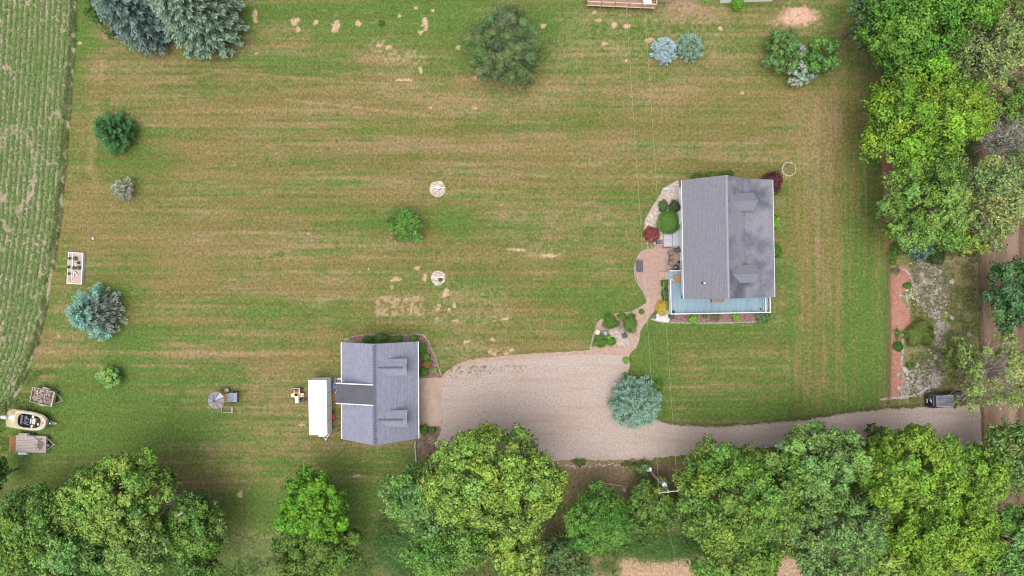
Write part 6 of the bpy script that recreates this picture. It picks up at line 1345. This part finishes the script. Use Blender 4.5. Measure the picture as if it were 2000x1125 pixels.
mb_ = W(1268,917,1.2); m1 = MB(); m1.box(-.28,.28,-.22,.22,0,1.3,bev=.03); o = m1.build('meter_pedestal', M['trailerside']); o.location = (mb_.x,mb_.y,0); tag(o, 'blue-grey utility cabinet at the foot of the power pole', 'utility box')
def wire_line(name, lb, a, b, sag, r=.011):
    m1 = MB(); m1.tube([tuple(a.lerp(b, t)-Vector((0,0,sag*4*t*(1-t)))) for t in np.linspace(0,1,25)], r, 5); o = m1.build(name, M['wire']); tag(o, lb, 'wire', 'overhead power wires'); return o
wire_line('power_wire','left-hand overhead wire crossing the lawn from the top edge to the pole', ea+Vector((0,0,.3)), W(1206,-250,8.4), .25)
wire_line('power_wire','right-hand overhead wire passing over the edge of the house to the pole', eb+Vector((0,0,.3)), W(1242,-250,8.4), .25)
wire_line('power_wire','left-hand wire leaving the pole over the southern trees', ea+Vector((0,0,.3)), W(1342,1180,8.8), .1, .011)
wire_line('power_wire','right-hand wire leaving the pole over the southern trees', eb+Vector((0,0,.3)), W(1420,1180,8.8), .1, .011)

# ------------------------------------------------------------------ stones
def stone_mesh(seed, n=10, m=7, flat=.55, mt='stone'):
    r = np.random.default_rng(seed); ph = r.uniform(0,6.28,6); mb = MB(); rings = []
    for i in range(m):
        t = i/(m-1); z = -.3+1.3*t; rr = math.sqrt(max(0,1-(2*t-1)**2))**.75; ring = []
        for j in range(n):
            a = 2*math.pi*j/n; k = rr*(1+.16*math.sin(2*a+ph[0])+.12*math.sin(3*a+ph[1]+z)+.07*math.sin(5*a+ph[2]+2*z))
            ring.append((k*math.cos(a), k*math.sin(a)*.82, z*flat*.6))
        rings.append(ring)
    mb.loft(rings); o = mb.build('stone', M[mt], None, True); me = o.data; bpy.data.objects.remove(o); return me
SM = {k: [stone_mesh(i+j*10, mt=k) for i in range(4)] for j, k in enumerate(('stone','stonegrey','stonewhite'))}
def stone(name, px, py, rpx, kind='stone', parent=None, ratio=1.0, rz=None, hz=1.0, off=None):
    o = bpy.data.objects.new(name, random.choice(SM[kind])); C.objects.link(o)
    p = W(px, py, .1); r = rpx*GM; q = p-(off or Vector((0,0,0)))
    o.location = (q.x, q.y, .10*hz*r); o.scale = (r, r*ratio, r*hz); o.rotation_euler = (0,0,random.uniform(0,6.28) if rz is None else rz)
    if parent: o.parent = parent
    return o
for px, py, r_, kd, ra, lb in ((1860,550,6,'stonewhite',1,'big pale boulder on the rough grass left of the dirt road, topmost of three'),(1860,621,5,'stone',1,'brownish boulder on the rough grass, middle of three'),(1893,653,5.5,'stonegrey',.95,'grey round boulder nearest the dirt road, lowest of three'),
    (1768,722,7.5,'stonewhite',.65,'long white stone at the foot of the edging row, right of the red mulch'),(1792,714,5,'stone',1,'pinkish boulder above the stony apron of the rock garden'),(1821,712,5.5,'stonegrey',.9,'grey boulder at the right end above the stony apron'),
    (1795,745,8,'stonegrey',.5,'flat dark grey slab stone on the stony apron'),(1797,737,6,'stonegrey',.5,'narrow grey stone lying just above the dark slab'),(1755,731,4.5,'stonegrey',1,'grey stone lying in the red mulch left of the long white stone'),(1756,758,5,'stonewhite',.7,'white stone at the lower left of the stony apron'),
    (1785,557,5,'stonewhite',.8,'pale stone at the lower end of the upper edging curve'),(1836,618,5,'stonegrey',1,'rounded grey stone in the stony strip beside the fresh green plant'),(1828,611,6,'stone',.8,'flat brownish stone in the middle of the stony strip'),(1823,593,4,'stone',1,'small pale brown stone in the stony strip, upper middle'),(1821,582,4,'stonegrey',1,'small grey stone in the stony strip, uppermost'),
    (1838,530,4,'stonewhite',1.2,'upright pale stone near the round dark bush'),(1828,697,5.5,'stone',1,'brownish flat stone at the bottom of the stony strip'),(1783,733,4,'stone',1,'round brown stone on the stony apron between boulder and slab'),(1772,731,3,'stonewhite',1,'small cream stone just below the long white one'),(1783,723,3.6,'stonegrey',1,'grey-blue stone below the pinkish boulder')):
    o = stone('boulder', px, py, r_, kd, ratio=ra, hz=.9); tag(o, lb, 'boulder')
def edging(label, path, n, r0, r1, kinds, jit=1.0):
    w0 = W(*path[0]); E = empty('stone_edging', (w0.x,w0.y,0)); tag(E, label, 'edging')
    q = catmull(path, .8, closed=False); L_ = len(q)
    for k in range(n):
        t = (k+.5)/n*(L_-1); i = int(t); a = q[i]+(q[min(i+1,L_-1)]-q[i])*(t-i)
        stone('stone', a[0]+random.gauss(0,jit*.5), a[1]+random.gauss(0,jit*.5), random.uniform(r0,r1), random.choice(kinds), E, random.uniform(.75,1.1), off=Vector((w0.x,w0.y,0)))
edging('row of white stones edging the red mulch above the long white stone', [(1763,664),(1764,690),(1761,705),(1762,718)], 13, 2.2,3.2, ('stonewhite','stone'))
edging('curve of white stones along the bottom of the rock garden by the drive', [(1722,780),(1745,778),(1775,775),(1800,767),(1815,756),(1822,749)], 30, 2.4,3.8, ('stonewhite','stone'), 1.2)
edging('curve of pale stones at the upper right edge of the red mulch', [(1765,525),(1775,534),(1780,545),(1784,553)], 12, 1.8,2.8, ('stonewhite','stone'))
edging('short row of pale stones above the grass mound', [(1778,637),(1770,646),(1764,655)], 6, 1.6,2.4, ('stonewhite','stone'))
edging('line of pale stones on the bank south of the gravel drive', [(1105,908),(1120,912),(1140,911),(1165,909),(1190,908),(1215,909),(1232,912)], 34, 1.2,2.6, ('stonewhite','stone'), 2.2)
edging('ring of stones round a small grass circle right of the house', [(1542+13*math.cos(a),330+13*math.sin(a)) for a in np.linspace(0,6.28,20)], 48, 1.2,1.7, ('stone','stone','stonewhite'), .9)
edging('brick edging along the mulch bed below the blue deck', [(1272,623),(1286,628),(1310,630.5),(1350,631),(1400,631),(1440,630),(1478,629)], 66, 1.4,1.9, ('stone',), .3)
edging('pale brick edging round the outside of the island bed', [(1264,591),(1240,606),(1225,610),(1205,612),(1182,620),(1168,630),(1162,645),(1157,660),(1154,684)], 60, 1.0,1.5, ('stone',), .2)
edging('pale stones edging the outer side of the patio and gravel bed', [(1320,355),(1298,367),(1287,386),(1274,406),(1262,428),(1259,446),(1259,470)], 56, 1.1,1.7, ('stonewhite','stone'), .5)
edging('brick edging round the curved outer side of the patio', [(1264,486),(1256,490),(1247,498),(1240,517),(1240.5,541),(1250,560),(1261,578),(1264,588)], 50, 1.0,1.5, ('stone',), .2)
edging('grey block edging around the sharp-ended garage bed', [(672,664),(700,655),(740,654.5),(790,654.5),(826,655),(842,680),(862,733)], 70, 1.2,1.8, ('stonegrey','stone'), .4)
edging('pale stones lining the mouth of the drive near the lower trees', [(1765,870),(1790,868),(1820,862),(1850,865),(1880,875)], 26, 1.4,2.4, ('stone','stonegrey'), 3)
# loose stones: real geometry joined into one
def rubble(name, label, cat, pts, r0, r1, kind):
    mb = MB(); t = [v.co.copy() for v in SM[kind][0].vertices]; fs = [tuple(p.vertices) for p in SM[kind][0].polygons]
    for (u, v) in pts:
        r = random.uniform(r0, r1); a = random.uniform(0,6.28); c_, s_ = math.cos(a), math.sin(a); p = W(u, v)
        mb.add([(p.x+r*(q.x*c_-q.y*s_), p.y+r*(q.x*s_+q.y*c_), r*(q.z+.1)) for q in t], fs)
    o = mb.build(name, M[kind], None, True); tag(o, label, cat, kind='stuff')
G_ = random.gauss
strip = [(G_(0,9)+np.interp(v,[500,560,620,680,740],[1815,1828,1832,1830,1815]), v) for v in [random.uniform(500,740) for _ in range(110)]]
rubble('rubble','pale loose stones strewn down the stony strip','stones', strip[:55], .07,.22,'stone'); rubble('rubble','grey loose stones strewn down the stony strip','stones', strip[55:], .07,.22,'stonegrey')
ap = [(random.uniform(1760,1835), 0) for _ in range(260)]; ap = [(u, random.uniform(722, 775-(u-1760)*.28)) for u,_ in ap]
rubble('rubble','grey rubble of the stony apron above the drive','stones', ap[:190], .05,.17,'stonegrey'); rubble('rubble','pale rubble of the stony apron above the drive','stones', ap[190:], .05,.16,'stonewhite')
rubble('rubble','scattered pale stones at the middle of the red mulch edge','stones', [(G_(1776,8),G_(578,9)) for _ in range(34)]+[(G_(1800,14),G_(515,7)) for _ in range(36)]+[(G_(1793,4),G_(585,6)) for _ in range(12)], .06,.17,'stonewhite')
rubble('garden_stones','jumbled tan and white stones in the island bed','stones', [(G_(1203,8),G_(654,7)) for _ in range(60)]+[(random.uniform(1205,1229),random.uniform(664,674)) for _ in range(50)]+[(G_(1212,5),G_(640,8)) for _ in range(18)], .06,.19,'stonewhite')
rubble('garden_stones','tan stones mixed through the island bed','stones', [(G_(1203,9),G_(655,8)) for _ in range(40)]+[(random.uniform(1203,1230),random.uniform(663,675)) for _ in range(40)], .06,.18,'stone')

# old things at the lower left
p = W(100,965,.5); T = empty('rusty_implement', (p.x,p.y,0), math.radians(70)); tag(T, 'small faded red farm implement at the edge of the bottom left trees', 'implement')
m1 = MB(); m1.box(-.5,.5,-.12,.12,.25,.4,bev=.02); m1.build('beam', M['pinkrust'], T); m1 = MB(); m1.box(-.45,-.1,-.35,.35,.405,.5,bev=.02); m1.build('seat_plate', M['pinkrust'], T); small_wheel(-.35,.35,.25,.08,T,'pinkrust'); small_wheel(-.35,-.35,.25,.08,T,'pinkrust')
m1 = MB(); m1.box(.5,.9,-.05,.05,.3,.36); m1.build('drawbar', M['steel'], T)
T = empty('lumber_stack', tuple(W(352,972,0)), math.radians(-2)); tag(T, 'stack of old grey planks half hidden under the dark green tree', 'lumber')
for k in range(14):
    m1 = MB(); y_ = -.7+.1*k; ln = random.uniform(1.2,1.7); m1.box(-1.5+random.uniform(0,.2), -1.5+ln*2, y_, y_+.09, .5+random.uniform(0,.08), .62+random.uniform(0,.05)); m1.build('plank', M['greywood'], T)
m1 = MB(); m1.box(-1.4,1.6,-.68,.68,0,.48); m1.build('pallet', M['brownwood'], T)
m1 = MB(); a = W(333,1018,7); b = W(357,1000,8.2); 
m1.tube([tuple(a),tuple(a.lerp(b,.5)+Vector((0,0,.1))),tuple(b)], [.17,.15,.10], 8); o = m1.build('dead_limb', M['paletwig']); tag(o, 'bare grey limb sticking out between two bottom left trees', 'branch')
T = empty('old_timber', tuple(W(12,986,0)), .2); tag(T, 'reddish old timbers lying at the far left edge under the trees', 'timber')
for k in range(3): m1 = MB(); m1.box(-.8,.8,-.3+.22*k,-.15+.22*k,.0,.12); m1.build('beam', M['rust'], T)
m1 = MB(); m1.tube([tuple(W(1165,942,.08)),tuple(W(1195,946,.08)),tuple(W(1225,951,.08))], .05, 5); o = m1.build('fallen_branch', M['tanwood']); tag(o, 'tan fallen branch lying on the bank below the drive', 'branch')
for i,(px,py,lb) in enumerate(((1172,957,'grey tree stump on the bank, left of two'),(1220,957,'grey tree stump on the bank, right of two'))):
    p = W(px,py,.3); m1 = MB(); m1.lathe([(.34,0),(.27,.12),(.24,.35),(.22,.37),(.001,.37)], n=12); obj1('tree_stump', m1, 'greywood', lb, 'stump', (p.x,p.y,0))
for i,(px,py,lb) in enumerate(((680,768,'unused'),)): pass
